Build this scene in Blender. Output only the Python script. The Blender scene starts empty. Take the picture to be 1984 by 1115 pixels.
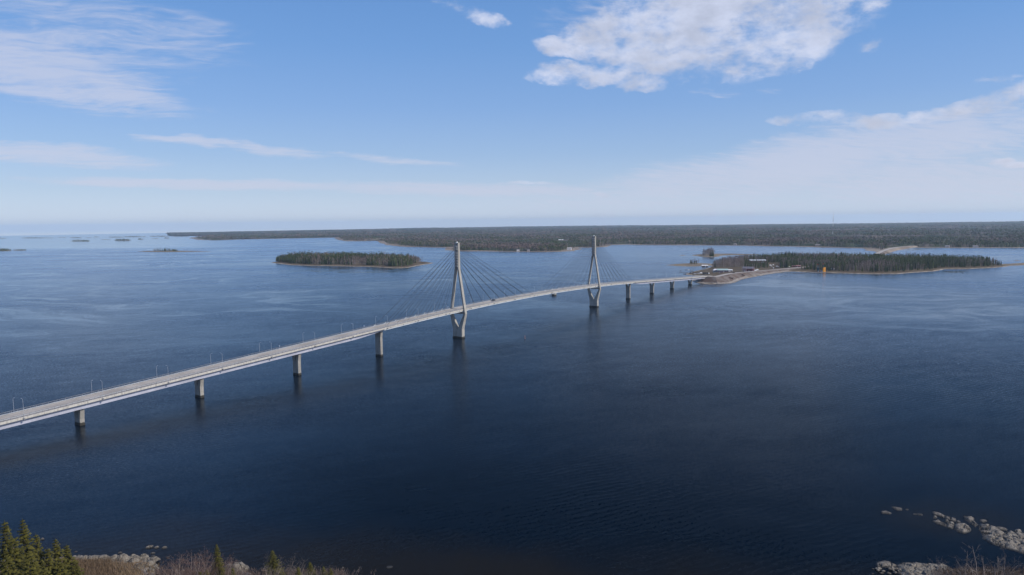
import bpy, math, random
import numpy as np
from mathutils import Vector, Matrix, noise as mnoise

# ------------------------------------------------------------------ camera, sky, sun, exposure
W0, H0, F0 = 1984.0, 1115.0, 1376.0          # photograph size and focal length in its pixels
CAMH = 96.0
ROLL = math.atan(0.0125)
PITCH = math.atan(126.0 * math.cos(ROLL) / F0)
FWD = np.array([0, math.cos(PITCH), -math.sin(PITCH)])
R0 = np.array([1.0, 0, 0]); U0 = np.array([0, math.sin(PITCH), math.cos(PITCH)])
RV = R0 * math.cos(ROLL) - U0 * math.sin(ROLL)
UV = U0 * math.cos(ROLL) + R0 * math.sin(ROLL)
def ray(px, py):
    d = FWD * F0 + RV * (px - W0 / 2) - UV * (py - H0 / 2)
    return d / np.linalg.norm(d)
def G(px, py, z=0.0):
    """the point of the place at height z that lies in this direction from the camera"""
    d = ray(px, py); t = (z - CAMH) / d[2]
    return (d[0] * t, d[1] * t)
def proj(p):
    v = np.array(p, float) - np.array([0, 0, CAMH]); q = v @ FWD
    return (W0 / 2 + F0 * (v @ RV) / q, H0 / 2 - F0 * (v @ UV) / q)

SC = bpy.context.scene
COL = SC.collection
cd = bpy.data.cameras.new('camera'); cam = bpy.data.objects.new('camera', cd); COL.objects.link(cam)
cam.matrix_world = Matrix(((RV[0], UV[0], -FWD[0], 0), (RV[1], UV[1], -FWD[1], 0), (RV[2], UV[2], -FWD[2], CAMH), (0, 0, 0, 1)))
cd.sensor_width = 36; cd.lens = 36 * F0 / W0; cd.clip_start = 1; cd.clip_end = 120000
SC.camera = cam
SC.view_settings.view_transform = 'Standard'; SC.view_settings.look = 'None'
SC.view_settings.exposure = 0.0; SC.view_settings.gamma = 1
SC.cycles.use_denoising = True
SC.cycles.max_bounces = 6; SC.cycles.volume_bounces = 1; SC.cycles.transparent_max_bounces = 8
SC.cycles.sample_clamp_indirect = 8

SUN_AZ, SUN_EL = 112.0, 38.0      # azimuth clockwise from +Y
HAZE_D = 4.4e-5
SKY_STR = 0.1

class NT:
    """little node builder"""
    def __init__(s, tree): s.t = tree; s.n = tree.nodes; s.l = tree.links
    def node(s, typ, **kw):
        n = s.n.new(typ)
        for k, v in kw.items(): setattr(n, k, v)
        return n
    def put(s, sock, v):
        if isinstance(v, bpy.types.NodeSocket): s.l.new(v, sock)
        else: sock.default_value = v
    def m(s, op, a, b=None, c=None, clamp=False):
        n = s.node('ShaderNodeMath', operation=op, use_clamp=clamp); s.put(n.inputs[0], a)
        if b is not None: s.put(n.inputs[1], b)
        if c is not None: s.put(n.inputs[2], c)
        return n.outputs[0]
    def v(s, op, a, b=None, scale=None):
        n = s.node('ShaderNodeVectorMath', operation=op); s.put(n.inputs[0], a)
        if b is not None: s.put(n.inputs[1], b)
        if scale is not None: s.put(n.inputs['Scale'], scale)
        return n.outputs['Value'] if op in ('LENGTH', 'DOT_PRODUCT', 'DISTANCE') else n.outputs[0]
    def mix(s, f, a, b, blend='MIX'):
        n = s.node('ShaderNodeMix', data_type='RGBA', blend_type=blend); s.put(n.inputs[0], f)
        s.put(n.inputs[6], a if isinstance(a, bpy.types.NodeSocket) else (*a, 1)); s.put(n.inputs[7], b if isinstance(b, bpy.types.NodeSocket) else (*b, 1))
        return n.outputs[2]
    def noise(s, vec, scale, detail=4, rough=0.5, out=0, dist=0.0):
        n = s.node('ShaderNodeTexNoise'); s.put(n.inputs['Vector'], vec); n.inputs['Scale'].default_value = scale
        n.inputs['Detail'].default_value = detail; n.inputs['Roughness'].default_value = rough; n.inputs['Distortion'].default_value = dist
        return n.outputs[out]
    def sm(s, x, a, b, lo=0.0, hi=1.0, kind='SMOOTHSTEP'):
        n = s.node('ShaderNodeMapRange', interpolation_type=kind); s.put(n.inputs['Value'], x)
        for k, v in (('From Min', a), ('From Max', b), ('To Min', lo), ('To Max', hi)): s.put(n.inputs[k], v)
        return n.outputs[0]
    def sep(s, v):
        n = s.node('ShaderNodeSeparateXYZ'); s.put(n.inputs[0], v); return n.outputs
    def comb(s, x, y, z=0.0):
        n = s.node('ShaderNodeCombineXYZ'); s.put(n.inputs[0], x); s.put(n.inputs[1], y); s.put(n.inputs[2], z); return n.outputs[0]

def azel(px, py):
    d = ray(px, py); return math.atan2(d[0], d[1]), math.asin(d[2])

world = bpy.data.worlds.new('World'); SC.world = world; world.use_nodes = True
world.node_tree.nodes.clear()
B = NT(world.node_tree)
tc = B.node('ShaderNodeTexCoord').outputs['Generated']
vx, vy, vz = B.sep(tc)
zc = B.m('MAXIMUM', vz, 0.012)
dirc = B.comb(vx, vy, zc)
sky = B.node('ShaderNodeTexSky', sky_type='NISHITA', sun_disc=False)
sky.sun_elevation = math.radians(SUN_EL); sky.sun_rotation = math.radians(SUN_AZ)
sky.altitude = 100; sky.air_density = 1.0; sky.dust_density = 0.6; sky.ozone_density = 2.2
B.put(sky.inputs[0], dirc)
az = B.m('ARCTAN2', vx, vy)
el = B.m('ARCSINE', zc)
pl = B.comb(B.m('DIVIDE', vx, B.m('ADD', zc, 0.09)), B.m('DIVIDE', vy, B.m('ADD', zc, 0.09)))
wd = B.v('ADD', B.v('SCALE', B.v('SUBTRACT', B.noise(B.v('MULTIPLY', dirc, (1, 1, 2)), 8.0, 5, .55, out=1), (.5, .5, .5)), scale=.07), B.v('SCALE', B.v('SUBTRACT', B.noise(B.v('MULTIPLY', dirc, (1, 1, 2)), 26.0, 4, .55, out=1), (.5, .5, .5)), scale=.035))
wdx, wdy, _w = B.sep(wd)
azs, els = az, el
az = B.m('ADD', az, wdx); el = B.m('ADD', el, B.m('MULTIPLY', wdy, B.sm(el, .02, .2, .12, .6)))
def blob(px, py, rx, ry, ang=0.0, pw=1.0):
    """elliptic cloud field in azimuth/elevation; size and tilt given by its apparent size"""
    a0, e0 = azel(px, py)
    u = np.array(azel(px + math.cos(ang) * rx, py - math.sin(ang) * rx)) - (a0, e0)
    L = np.linalg.norm(u); c, s_ = u / L; ryr = ry / rx * L
    da = B.m('SUBTRACT', az, a0); de = B.m('SUBTRACT', el, e0)
    p = B.m('DIVIDE', B.m('ADD', B.m('MULTIPLY', da, c), B.m('MULTIPLY', de, s_)), L)
    q = B.m('DIVIDE', B.m('SUBTRACT', B.m('MULTIPLY', de, c), B.m('MULTIPLY', da, s_)), ryr)
    r2 = B.m('ADD', B.m('MULTIPLY', p, p), B.m('MULTIPLY', q, q))
    return B.m('MULTIPLY', B.m('SUBTRACT', 1.0, r2, clamp=True), pw)
def union(bl):
    o = bl[0]
    for b in bl[1:]: o = B.m('MAXIMUM', o, b)
    return o
R = math.radians
wob = B.v('SCALE', B.v('SUBTRACT', B.noise(pl, 2.2, 3, 0.5, out=1), (0.5, 0.5, 0.5)), scale=0.35)
plw = B.v('ADD', pl, wob)
dz = B.v('MULTIPLY', dirc, (1.0, 1.0, 1.9))
nA = B.noise(B.v('ADD', dz, B.v('SCALE', B.v('SUBTRACT', B.noise(dz, 7.0, 3, out=1), (.5, .5, .5)), scale=.10)), 9.0, 10, 0.62)
nFine = B.noise(dz, 30.0, 8, 0.62)
# heaped cloud: big bank upper right, small puffs, long bank at the right edge
heap = union([blob(1420, 30, 330, 120, R(4)), blob(1300, 100, 210, 75, R(-6)), blob(1120, 148, 120, 27, R(-2), 1.1), blob(1250, 165, 75, 24, 0, .8),
              blob(1500, 85, 190, 70, R(12)), blob(1190, 60, 140, 60, R(15), .8), blob(1560, -30, 220, 120, R(8)), blob(1090, 92, 80, 26, R(-5), .7),
              blob(1700, 82, 60, 16, R(25), .75), blob(905, 28, 75, 20, R(-18), .5), blob(950, 42, 42, 16, R(-8), .6),
              blob(1890, 205, 150, 30, R(13), .95), blob(1740, 228, 190, 22, R(4), .7), blob(1970, 185, 80, 34, R(12), .95), blob(1930, 160, 90, 14, R(6), .65),
              blob(1590, 226, 110, 18, R(4), .6), blob(1915, 316, 34, 11, 0, .8), blob(1950, 322, 60, 8, 0, .7),
              blob(1170, 378, 18, 8, 0, .6), blob(1000, 357, 90, 4, 0, .6)])
dH = B.sm(B.m('ADD', B.m('MULTIPLY', B.m('POWER', heap, .7), 1.6), B.m('MULTIPLY', B.m('SUBTRACT', B.m('ADD', B.m('MULTIPLY', nA, 0.6), B.m('MULTIPLY', nFine, 0.4)), 0.50), 6.5)), 0.25, 1.75)
dH = B.m('MULTIPLY', dH, B.sm(heap, 0.0, 0.22))
# thin sheets: upper left veil, streaks, right veil
plr = B.node('ShaderNodeVectorRotate', rotation_type='Z_AXIS'); B.put(plr.inputs[0], plw); plr.inputs['Angle'].default_value = R(-28)
nS = B.noise(B.v('MULTIPLY', plr.outputs[0], (0.55, 2.6, 1)), 3.0, 8, 0.62)
nS2 = B.noise(B.v('MULTIPLY', plw, (0.9, 2.4, 1)), 7.0, 7, 0.65)
thin = union([blob(60, 130, 380, 85, R(-14), .95), blob(230, 175, 210, 45, R(-14), 1.0), blob(150, 70, 380, 110, R(-6), .62), blob(330, 70, 200, 70, R(-4), .5),
              blob(380, 275, 160, 13, R(-3.5), 1.0), blob(520, 288, 150, 16, R(-5), .85), blob(90, 300, 280, 30, R(-4), 1.0),
              blob(420, 357, 360, 15, R(-0.8), 1.1), blob(240, 354, 150, 11, R(-1), 1.2), blob(900, 368, 460, 18, R(-1), .95), blob(760, 308, 160, 10, R(-5), .8),
              blob(1780, 275, 420, 95, R(8), 1.0), blob(1560, 315, 400, 95, R(12), 1.1), blob(1380, 345, 380, 60, R(8), .9), blob(1800, 350, 560, 90, 0, .95), blob(1250, 390, 500, 45, 0, .6),
              blob(1385, 185, 60, 10, 0, .4), blob(1480, 176, 40, 8, 0, .35), blob(1110, 30, 120, 60, R(30), .35)])
dT = B.sm(B.m('ADD', thin, B.m('MULTIPLY', B.m('SUBTRACT', B.m('ADD', B.m('MULTIPLY', nS, 0.55), B.m('MULTIPLY', nS2, 0.45)), 0.5), 2.4)), 0.12, 1.1)
dT = B.m('MULTIPLY', B.m('MULTIPLY', dT, 0.66), B.sm(thin, 0.0, 0.3))
# clouds elsewhere in the sky (behind and above), so that water and concrete see a whole sky
ev = B.m('MULTIPLY', B.sm(nA, 0.5, 0.68), B.sm(B.m('ABSOLUTE', az), 0.75, 1.1))
dE = B.m('MULTIPLY', ev, 0.6)
az, el = azs, els
ramp = B.node('ShaderNodeValToRGB'); B.put(ramp.inputs[0], B.m('DIVIDE', el, math.pi / 2))
SK = [(0.0, (.76, .84, 1.02)), (.03, (.52, .63, .83)), (.06, (.375, .525, .79)), (.10, (.265, .44, .78)), (.15, (.185, .375, .745)), (.21, (.135, .315, .69)), (.30, (.075, .20, .50)), (.45, (.045, .13, .37)), (1.0, (.03, .10, .32))]
cr = ramp.color_ramp; cr.elements[0].position = 0; cr.elements[0].color = (*SK[0][1], 1); cr.elements[1].position = 1; cr.elements[1].color = (*SK[-1][1], 1)
for p_, c_ in SK[1:-1]: e_ = cr.elements.new(p_); e_.color = (*c_, 1)
shade = B.sm(B.noise(B.v('ADD', dz, (.3, .1, .02)), 16.0, 7, 0.6), 0.32, 0.66, 0.80, 1.06)
skyc = B.mix(1.0, sky.outputs[0], (0.74, 0.95, 1.22), 'MULTIPLY')
skyc = B.mix(0.72, skyc, B.v('SCALE', ramp.outputs[0], scale=10.0))
cH = B.v('SCALE', (6.7, 7.1, 8.6), scale=shade)
c1 = B.mix(dE, skyc, (6.0, 6.4, 7.6))
c1 = B.mix(dT, c1, (6.2, 6.5, 7.9))
c2 = B.mix(B.m('MULTIPLY', dH, 0.84), c1, cH)
bg = B.node('ShaderNodeBackground'); B.put(bg.inputs[0], c2); bg.inputs[1].default_value = SKY_STR
B.l.new(bg.outputs[0], B.node('ShaderNodeOutputWorld').inputs[0])

sl = bpy.data.lights.new('sun', 'SUN'); sl.energy = 4.0; sl.angle = R(0.53); sl.color = (1.0, 0.94, 0.85)
so = bpy.data.objects.new('sun', sl); COL.objects.link(so)
sd = Vector((math.sin(R(SUN_AZ)) * math.cos(R(SUN_EL)), math.cos(R(SUN_AZ)) * math.cos(R(SUN_EL)), math.sin(R(SUN_EL))))
so.rotation_euler = sd.to_track_quat('Z', 'Y').to_euler(); so.location = (0, 0, 300)

# ------------------------------------------------------------------ helpers
def tag(o, label=None, cat=None, group=None, kind=None):
    if label: o['label'] = label
    if cat: o['category'] = cat
    if group: o['group'] = group
    if kind: o['kind'] = kind
    return o
def mesh_np(name, v, f, mats, mi=None, tint=None, smooth=False, parent=None, loc=None, link=True):
    """v (N,3), f list/array of tris or quads (-1 = tri)"""
    me = bpy.data.meshes.new(name)
    v = np.asarray(v, np.float32)
    f = np.asarray(f, np.int32)
    if f.shape[1] == 4:
        tri = f[:, 3] < 0
        tot = np.where(tri, 3, 4).astype(np.int32)
        loops = f.ravel(); loops = loops[loops >= 0]
    else:
        tot = np.full(len(f), 3, np.int32); loops = f.ravel()
    start = np.concatenate(([0], np.cumsum(tot)[:-1])).astype(np.int32)
    me.vertices.add(len(v)); me.vertices.foreach_set('co', v.ravel())
    me.loops.add(len(loops)); me.loops.foreach_set('vertex_index', loops)
    me.polygons.add(len(f)); me.polygons.foreach_set('loop_start', start); me.polygons.foreach_set('loop_total', tot)
    if mi is not None: me.polygons.foreach_set('material_index', np.asarray(mi, np.int32))
    me.polygons.foreach_set('use_smooth', np.full(len(f), bool(smooth)))
    for m in mats: me.materials.append(m)
    me.update(calc_edges=True)
    if tint is not None:
        a = me.attributes.new('tint', 'FLOAT', 'POINT'); a.data.foreach_set('value', np.asarray(tint, np.float32))
    me.validate()
    o = bpy.data.objects.new(name, me)
    if link: COL.objects.link(o)
    if parent: o.parent = parent
    if loc is not None: o.location = loc
    return o
def empty(name, loc=(0, 0, 0), rz=0.0):
    o = bpy.data.objects.new(name, None); COL.objects.link(o); o.location = loc; o.rotation_euler = (0, 0, rz); o.empty_display_size = 2
    return o
def copy_tree(o, parent=None, kids=None):
    c = o.copy(); COL.objects.link(c); c.parent = parent
    for ch in (KIDS.get(o.name) or []): copy_tree(ch, c)
    return c
KIDS = {}
class MB:
    """collects boxes, prisms and tubes into one mesh"""
    def __init__(s): s.v = []; s.f = []; s.mi = []
    def add(s, vs, fs, m=0):
        b = len(s.v); s.v += [tuple(map(float, p)) for p in vs]
        for f in fs:
            f = tuple(b + i for i in f)
            s.f.append(f if len(f) == 4 else (*f, -1)); s.mi.append(m)
    def hexa(s, p, m=0):      # 8 points: bottom 0-3 ccw, top 4-7
        s.add(p, [(3, 2, 1, 0), (4, 5, 6, 7), (0, 1, 5, 4), (1, 2, 6, 5), (2, 3, 7, 6), (3, 0, 4, 7)], m)
    def box(s, c, d, rz=0.0, m=0):
        x, y, z = d[0] / 2, d[1] / 2, d[2] / 2; ca, sa = math.cos(rz), math.sin(rz)
        s.hexa([(c[0] + a * ca - b * sa, c[1] + a * sa + b * ca, c[2] + e) for e in (-z, z) for a, b in ((-x, -y), (x, -y), (x, y), (-x, y))], m)
    def tube(s, pts, rad, n=5, m=0, cap=True):
        pts = [Vector(p) for p in pts]; rs = rad if isinstance(rad, (list, tuple)) else [rad] * len(pts)
        rings = []
        for i, p in enumerate(pts):
            t = (pts[min(i + 1, len(pts) - 1)] - pts[max(i - 1, 0)]).normalized()
            a = t.orthogonal().normalized() if abs(t.z) > .9 else t.cross(Vector((0, 0, 1))).normalized()
            b = t.cross(a)
            rings.append([p + (a * math.cos(2 * math.pi * k / n) + b * math.sin(2 * math.pi * k / n)) * rs[i] for k in range(n)])
        vs = [q for r in rings for q in r]; fs = []
        for i in range(len(rings) - 1):
            for k in range(n): fs.append((i * n + k, (i + 1) * n + k, (i + 1) * n + (k + 1) % n, i * n + (k + 1) % n))
        if cap:
            for base, rev in ((0, 0), ((len(rings) - 1) * n, 1)):
                for k in range(1, n - 1): fs.append((base, base + k, base + k + 1) if not rev else (base, base + k + 1, base + k))
        s.add(vs, fs, m)
    def build(s, name, mats, parent=None, loc=None, smooth=False):
        mats = mats if isinstance(mats, list) else [mats]
        o = mesh_np(name, s.v, s.f, mats, s.mi, smooth=smooth, parent=parent, loc=loc)
        if parent: KIDS.setdefault(parent.name, []).append(o)
        return o

def _hash(ix, iy, seed):
    n = (ix.astype(np.int64) * 374761393 + iy.astype(np.int64) * 668265263 + seed * 974634777) & 0x7fffffff
    n = ((n ^ (n >> 13)) * 1274126177) & 0x7fffffff
    return ((n ^ (n >> 16)) & 0xffff) / 65535.0
def vnoise(x, y, scale, seed=0, octs=3):
    x = np.asarray(x, float) / scale; y = np.asarray(y, float) / scale; out = 0; amp = 1; tot = 0
    for o in range(octs):
        ix, iy = np.floor(x), np.floor(y); fx, fy = x - ix, y - iy
        fx = fx * fx * (3 - 2 * fx); fy = fy * fy * (3 - 2 * fy)
        a = _hash(ix, iy, seed + o); b = _hash(ix + 1, iy, seed + o); c = _hash(ix, iy + 1, seed + o); d = _hash(ix + 1, iy + 1, seed + o)
        out = out + amp * ((a * (1 - fx) + b * fx) * (1 - fy) + (c * (1 - fx) + d * fx) * fy); tot += amp
        x = x * 2.03 + 17; y = y * 2.03 - 9; amp *= .5
    return out / tot
def sdist(x, y, poly):
    """signed distance to polygon, inside positive"""
    P = np.asarray(poly, float); x = np.asarray(x, float); y = np.asarray(y, float)
    best = np.full(x.shape, 1e18); ins = np.zeros(x.shape, bool)
    for i in range(len(P)):
        x0, y0 = P[i]; x1, y1 = P[(i + 1) % len(P)]
        ex, ey = x1 - x0, y1 - y0; wx, wy = x - x0, y - y0
        t = np.clip((wx * ex + wy * ey) / (ex * ex + ey * ey + 1e-9), 0, 1)
        best = np.minimum(best, (wx - ex * t) ** 2 + (wy - ey * t) ** 2)
        c = ((y0 > y) != (y1 > y)) & (x < ex * (y - y0) / (ey if abs(ey) > 1e-9 else 1e-9) + x0)
        ins ^= c
    d = np.sqrt(best)
    return np.where(ins, d, -d)

# ------------------------------------------------------------------ materials
def mat(name):
    m = bpy.data.materials.new(name); m.use_nodes = True; m.node_tree.nodes.clear(); n = NT(m.node_tree)
    p = n.node('ShaderNodeBsdfPrincipled'); o = n.node('ShaderNodeOutputMaterial'); n.l.new(p.outputs[0], o.inputs[0])
    return m, n, p
def simple(name, col, rough=0.7, var=0.25, scale=1.0, metal=0.0, col2=None, bump=0.0, detail=5):
    m, n, p = mat(name); co = n.node('ShaderNodeTexCoord').outputs['Object']
    t = n.noise(co, scale, detail, 0.6)
    c2 = col2 if col2 else tuple(c * (1 - var) for c in col)
    c1 = col if col2 else tuple(min(1, c * (1 + var)) for c in col)
    n.put(p.inputs['Base Color'], n.mix(n.sm(t, .35, .65), c2, c1))
    p.inputs['Roughness'].default_value = rough; p.inputs['Metallic'].default_value = metal
    if bump:
        b = n.node('ShaderNodeBump'); b.inputs['Strength'].default_value = bump; b.inputs['Distance'].default_value = .2
        n.put(b.inputs['Height'], n.noise(co, scale * 2.5, 6, .65)); n.put(p.inputs['Normal'], b.outputs[0])
    return m
def folia(name, a, b, rough=0.75):
    m, n, p = mat(name); at = n.node('ShaderNodeAttribute', attribute_name='tint').outputs['Fac']
    n.put(p.inputs['Base Color'], n.mix(at, a, b)); p.inputs['Roughness'].default_value = rough
    p.inputs['Specular IOR Level'].default_value = 0.15
    return m
M = {}
M['conifer'] = folia('conifer_needles', (0.022, 0.038, 0.018), (0.075, 0.092, 0.034))
M['pine'] = folia('pine_needles', (0.036, 0.052, 0.022), (0.10, 0.115, 0.042))
M['bare'] = folia('bare_twigs', (0.09, 0.068, 0.062), (0.26, 0.195, 0.17))
M['bark'] = simple('bark', (0.16, 0.12, 0.10), .9, .3, 2)
M['birchbark'] = simple('birch_bark', (0.42, 0.38, 0.36), .8, .3, 3)

def concrete(name, base, stain=.35, wet=True):
    m, n, p = mat(name); co = n.node('ShaderNodeNewGeometry').outputs['Position']
    st = n.noise(n.v('MULTIPLY', co, (1, 1, .12)), 1.1, 6, .6)
    big = n.noise(co, .16, 4, .6)
    c = n.mix(n.sm(st, .42, .72), base, tuple(x * (1 - stain) for x in base))
    c = n.mix(n.sm(big, .35, .7, 0, .35), c, tuple(x * .75 for x in base))
    zz_ = n.sep(co)[2]; ln = n.m('ABSOLUTE', n.m('SUBTRACT', n.m('FRACT', n.m('DIVIDE', zz_, 3.6)), .5))
    if wet: c = n.mix(n.sm(ln, .46, .495, 0, .45), c, tuple(x * .5 for x in base))      # pour joints
    if wet:
        z = n.sep(co)[2]
        wl = n.sm(n.m('ADD', z, n.m('MULTIPLY', n.noise(co, 1.5, 3), .9)), 1.5, 2.2, 1, 0)
        c = n.mix(wl, c, (0.03, 0.027, 0.02))
    n.put(p.inputs['Base Color'], c); p.inputs['Roughness'].default_value = .85
    b = n.node('ShaderNodeBump'); b.inputs['Strength'].default_value = .3; b.inputs['Distance'].default_value = .1
    n.put(b.inputs['Height'], n.noise(co, 3, 5)); n.put(p.inputs['Normal'], b.outputs[0])
    return m
M['conc'] = concrete('pier_concrete', (0.325, 0.302, 0.27), .5)
M['pyl'] = concrete('pylon_concrete', (0.385, 0.362, 0.325), .45)
M['edge'] = concrete('deck_edge_concrete', (0.52, 0.485, 0.43), .4, False)
M['steel'] = simple('grey_girder_paint', (0.45, 0.45, 0.53), .5, .1, .15)
M['road'] = simple('pale_asphalt', (0.40, 0.355, 0.31), .9, .16, .07)
M['paint'] = simple('road_paint', (0.75, 0.75, 0.72), .7, .1, 1)
M['rail'] = simple('galvanised_rail', (0.20, 0.20, 0.21), .5, .15, .5, .3)
M['pole'] = simple('galvanised_pole', (0.48, 0.50, 0.54), .45, .1, .5, .3)
M['cable'] = simple('dark_cable_sheath', (0.014, 0.016, 0.024), .8, .1, 1)
M['white'] = simple('white_paint', (0.8, 0.8, 0.8), .5, .05, 1)
M['anchor'] = simple('pale_anchor_steel', (0.55, 0.54, 0.52), .5, .1, 1)

# ------------------------------------------------------------------ water
HORI = [(-300, 461), (0, 457.5), (300, 452), (500, 449.5), (650, 446.5), (820, 443), (1000, 440), (1250, 437.5), (1500, 435.8), (1750, 433.5), (1984, 431.6), (2200, 429)]
rim = [G(x, y) for x, y in HORI]
rim_az = [math.atan2(p[0], p[1]) for p in rim]; rim_r = [math.hypot(*p) for p in rim]
def rimr(a): return float(np.interp(a, rim_az, rim_r))
def wmat():
    m, n, p = mat('lake_water')
    pos = n.node('ShaderNodeNewGeometry').outputs['Position']
    x, y, _ = n.sep(pos)
    dist = n.v('LENGTH', n.comb(x, y, 0))
    # smooth slicks drawn out by the wind
    wv = n.v('SCALE', n.v('SUBTRACT', n.noise(pos, 0.0021, 4, .5, out=1), (.5, .5, .5)), scale=1300.0)
    q = n.v('ADD', pos, wv)
    ro = n.node('ShaderNodeVectorRotate', rotation_type='Z_AXIS'); n.put(ro.inputs[0], q); ro.inputs['Angle'].default_value = R(12)
    s1 = n.noise(n.v('MULTIPLY', ro.outputs[0], (1, 3.2, 1)), 0.0011, 4, .5)
    ridge = n.sm(n.m('ABSOLUTE', n.m('SUBTRACT', s1, .5)), 0.0, 0.06, 1, 0)
    s2 = n.noise(n.v('MULTIPLY', ro.outputs[0], (1, 6, 1)), 0.0032, 6, .6)
    patch = n.noise(pos, 0.0035, 3, .5)
    slick = n.m('MULTIPLY', ridge, n.sm(s2, .36, .66))
    slick = n.m('MULTIPLY', n.m('MULTIPLY', slick, n.sm(patch, .28, .52)), n.sm(dist, 420, 1000, .08, .8))
    far_calm = n.sm(n.m('ADD', n.m('ADD', y, n.m('MULTIPLY', x, 0.55)), n.m('MULTIPLY', n.noise(pos, .0009, 3), 900)), 1750 * 1.0, 2500, 0, 1)
    left = n.sm(n.m('MULTIPLY', n.m('DIVIDE', x, n.m('MAXIMUM', y, 10)), -1), .33, .52, 0, 1)
    calm = n.m('MULTIPLY', n.sm(y, 3050, 3500), left)
    lee_sheen = n.sm(n.m('MULTIPLY', n.m('DIVIDE', x, n.m('MAXIMUM', y, 10)), -1), .10, .5, 0, 1.5)
    lee_sheen = n.m('ADD', lee_sheen, n.m('MULTIPLY', n.sm(n.m('DIVIDE', x, n.m('MAXIMUM', y, 10)), .15, .5, 0, 1), n.sm(dist, 350, 800, 0, 1.1)))  # right side: extra sheen painted in for the veil cloud's reflection
    # gusts: broad patches of rougher and smoother ripples
    gust = n.noise(n.v('MULTIPLY', pos, (1, 1.8, 1)), 0.004, 5, .55)
    amp = n.m('MULTIPLY', n.sm(gust, .3, .7, .17, .36), n.m('SUBTRACT', 1, n.m('MULTIPLY', slick, .4)))
    amp = n.m('MULTIPLY', n.m('MULTIPLY', amp, n.sm(dist, 150, 600, .85, 1)), n.m('SUBTRACT', 1, n.m('MULTIPLY', calm, .85)))
    rw = n.node('ShaderNodeVectorRotate', rotation_type='Z_AXIS'); n.put(rw.inputs[0], pos); rw.inputs['Angle'].default_value = R(-25)
    w1 = n.noise(n.v('MULTIPLY', rw.outputs[0], (.6, 1.3, 1)), 1.9, 2, .45, out=1)
    w2 = n.noise(n.v('MULTIPLY', rw.outputs[0], (.6, 1.2, 1)), .09, 3, .5, out=1)
    ws = n.v('ADD', n.v('SCALE', n.v('SUBTRACT', w1, (.5, .5, .5)), scale=1.0), n.v('SCALE', n.v('SUBTRACT', w2, (.5, .5, .5)), scale=.22))
    wt = n.node('ShaderNodeTexWave', wave_type='BANDS', bands_direction='Y'); n.put(wt.inputs[0], rw.outputs[0]); wt.inputs['Scale'].default_value = .11; wt.inputs['Distortion'].default_value = 7; wt.inputs['Detail'].default_value = 3; wt.inputs['Detail Scale'].default_value = .6
    ws = n.v('ADD', ws, n.comb(0, n.m('MULTIPLY', n.m('SUBTRACT', wt.outputs[1], .5), n.sm(n.noise(pos, .006, 3),   .4, .65, .05, .24)), 0))
    wx, wy, _ = n.sep(n.v('SCALE', ws, scale=amp))
    nn = n.v('NORMALIZE', n.comb(wx, wy, 1.0)); 
    # shallows: brownish bottom seen near the near shore
    sh = n.sm(n.m('ADD', n.m('ADD', y, n.m('MULTIPLY', n.m('ABSOLUTE', n.m('ADD', x, 110)), .22)), n.m('MULTIPLY', n.noise(pos, .03, 4), 40)), 262, 225, 0, 1)
    sh2 = n.sm(n.m('ADD', n.v('DISTANCE', n.v('MULTIPLY', pos, (1, 1.6, 0)), (140, 350, 0)), n.m('MULTIPLY', n.noise(pos, .05, 4), 30)), 50, 20, 0, .6)
    col = n.mix(n.m('MAXIMUM', sh, sh2), (0.0012, 0.005, 0.011), (0.011, 0.010, 0.0085))
    rough = n.m('MULTIPLY', n.sm(gust, .3, .7, .20, .29), n.m('SUBTRACT', 1, n.m('MAXIMUM', n.m('MULTIPLY', calm, .5), n.m('MULTIPLY', slick, .7))))
    di = n.node('ShaderNodeBsdfDiffuse'); n.put(di.inputs['Color'], col)
    gl = n.node('ShaderNodeBsdfAnisotropic', distribution='MULTI_GGX'); gl.inputs['Color'].default_value = (.87, .94, .98, 1); n.put(gl.inputs['Roughness'], rough); n.put(gl.inputs['Normal'], nn)
    fr = n.node('ShaderNodeFresnel'); fr.inputs['IOR'].default_value = 1.333; n.put(fr.inputs['Normal'], nn)
    mx = n.node('ShaderNodeMixShader'); n.put(mx.inputs[0], n.m('POWER', fr.outputs[0], n.m('SUBTRACT', n.sm(gust, .3, .7, 1.5, 1.68), n.m('ADD', n.m('ADD', n.m('MULTIPLY', slick, .5), n.m('MULTIPLY', calm, .7)), n.m('MULTIPLY', lee_sheen, .22))))); n.l.new(di.outputs[0], mx.inputs[1]); n.l.new(gl.outputs[0], mx.inputs[2])
    out = [q_ for q_ in n.n if q_.type == 'OUTPUT_MATERIAL'][0]; n.n.remove(p); n.l.new(mx.outputs[0], out.inputs[0])
    return m
pts = [(0, 0)]
for k in range(180):
    a = -math.pi + 2 * math.pi * k / 180
    r = rimr(a) if abs(a) < 1.0 else 7000
    pts.append((r * math.sin(a), r * math.cos(a)))
wv = [(x, y, 0) for x, y in pts]
wf = [(0, 1 + (k + 1) % 180, 1 + k) for k in range(180)]
tag(mesh_np('water', wv, wf, [wmat()]), kind='structure')

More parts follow.
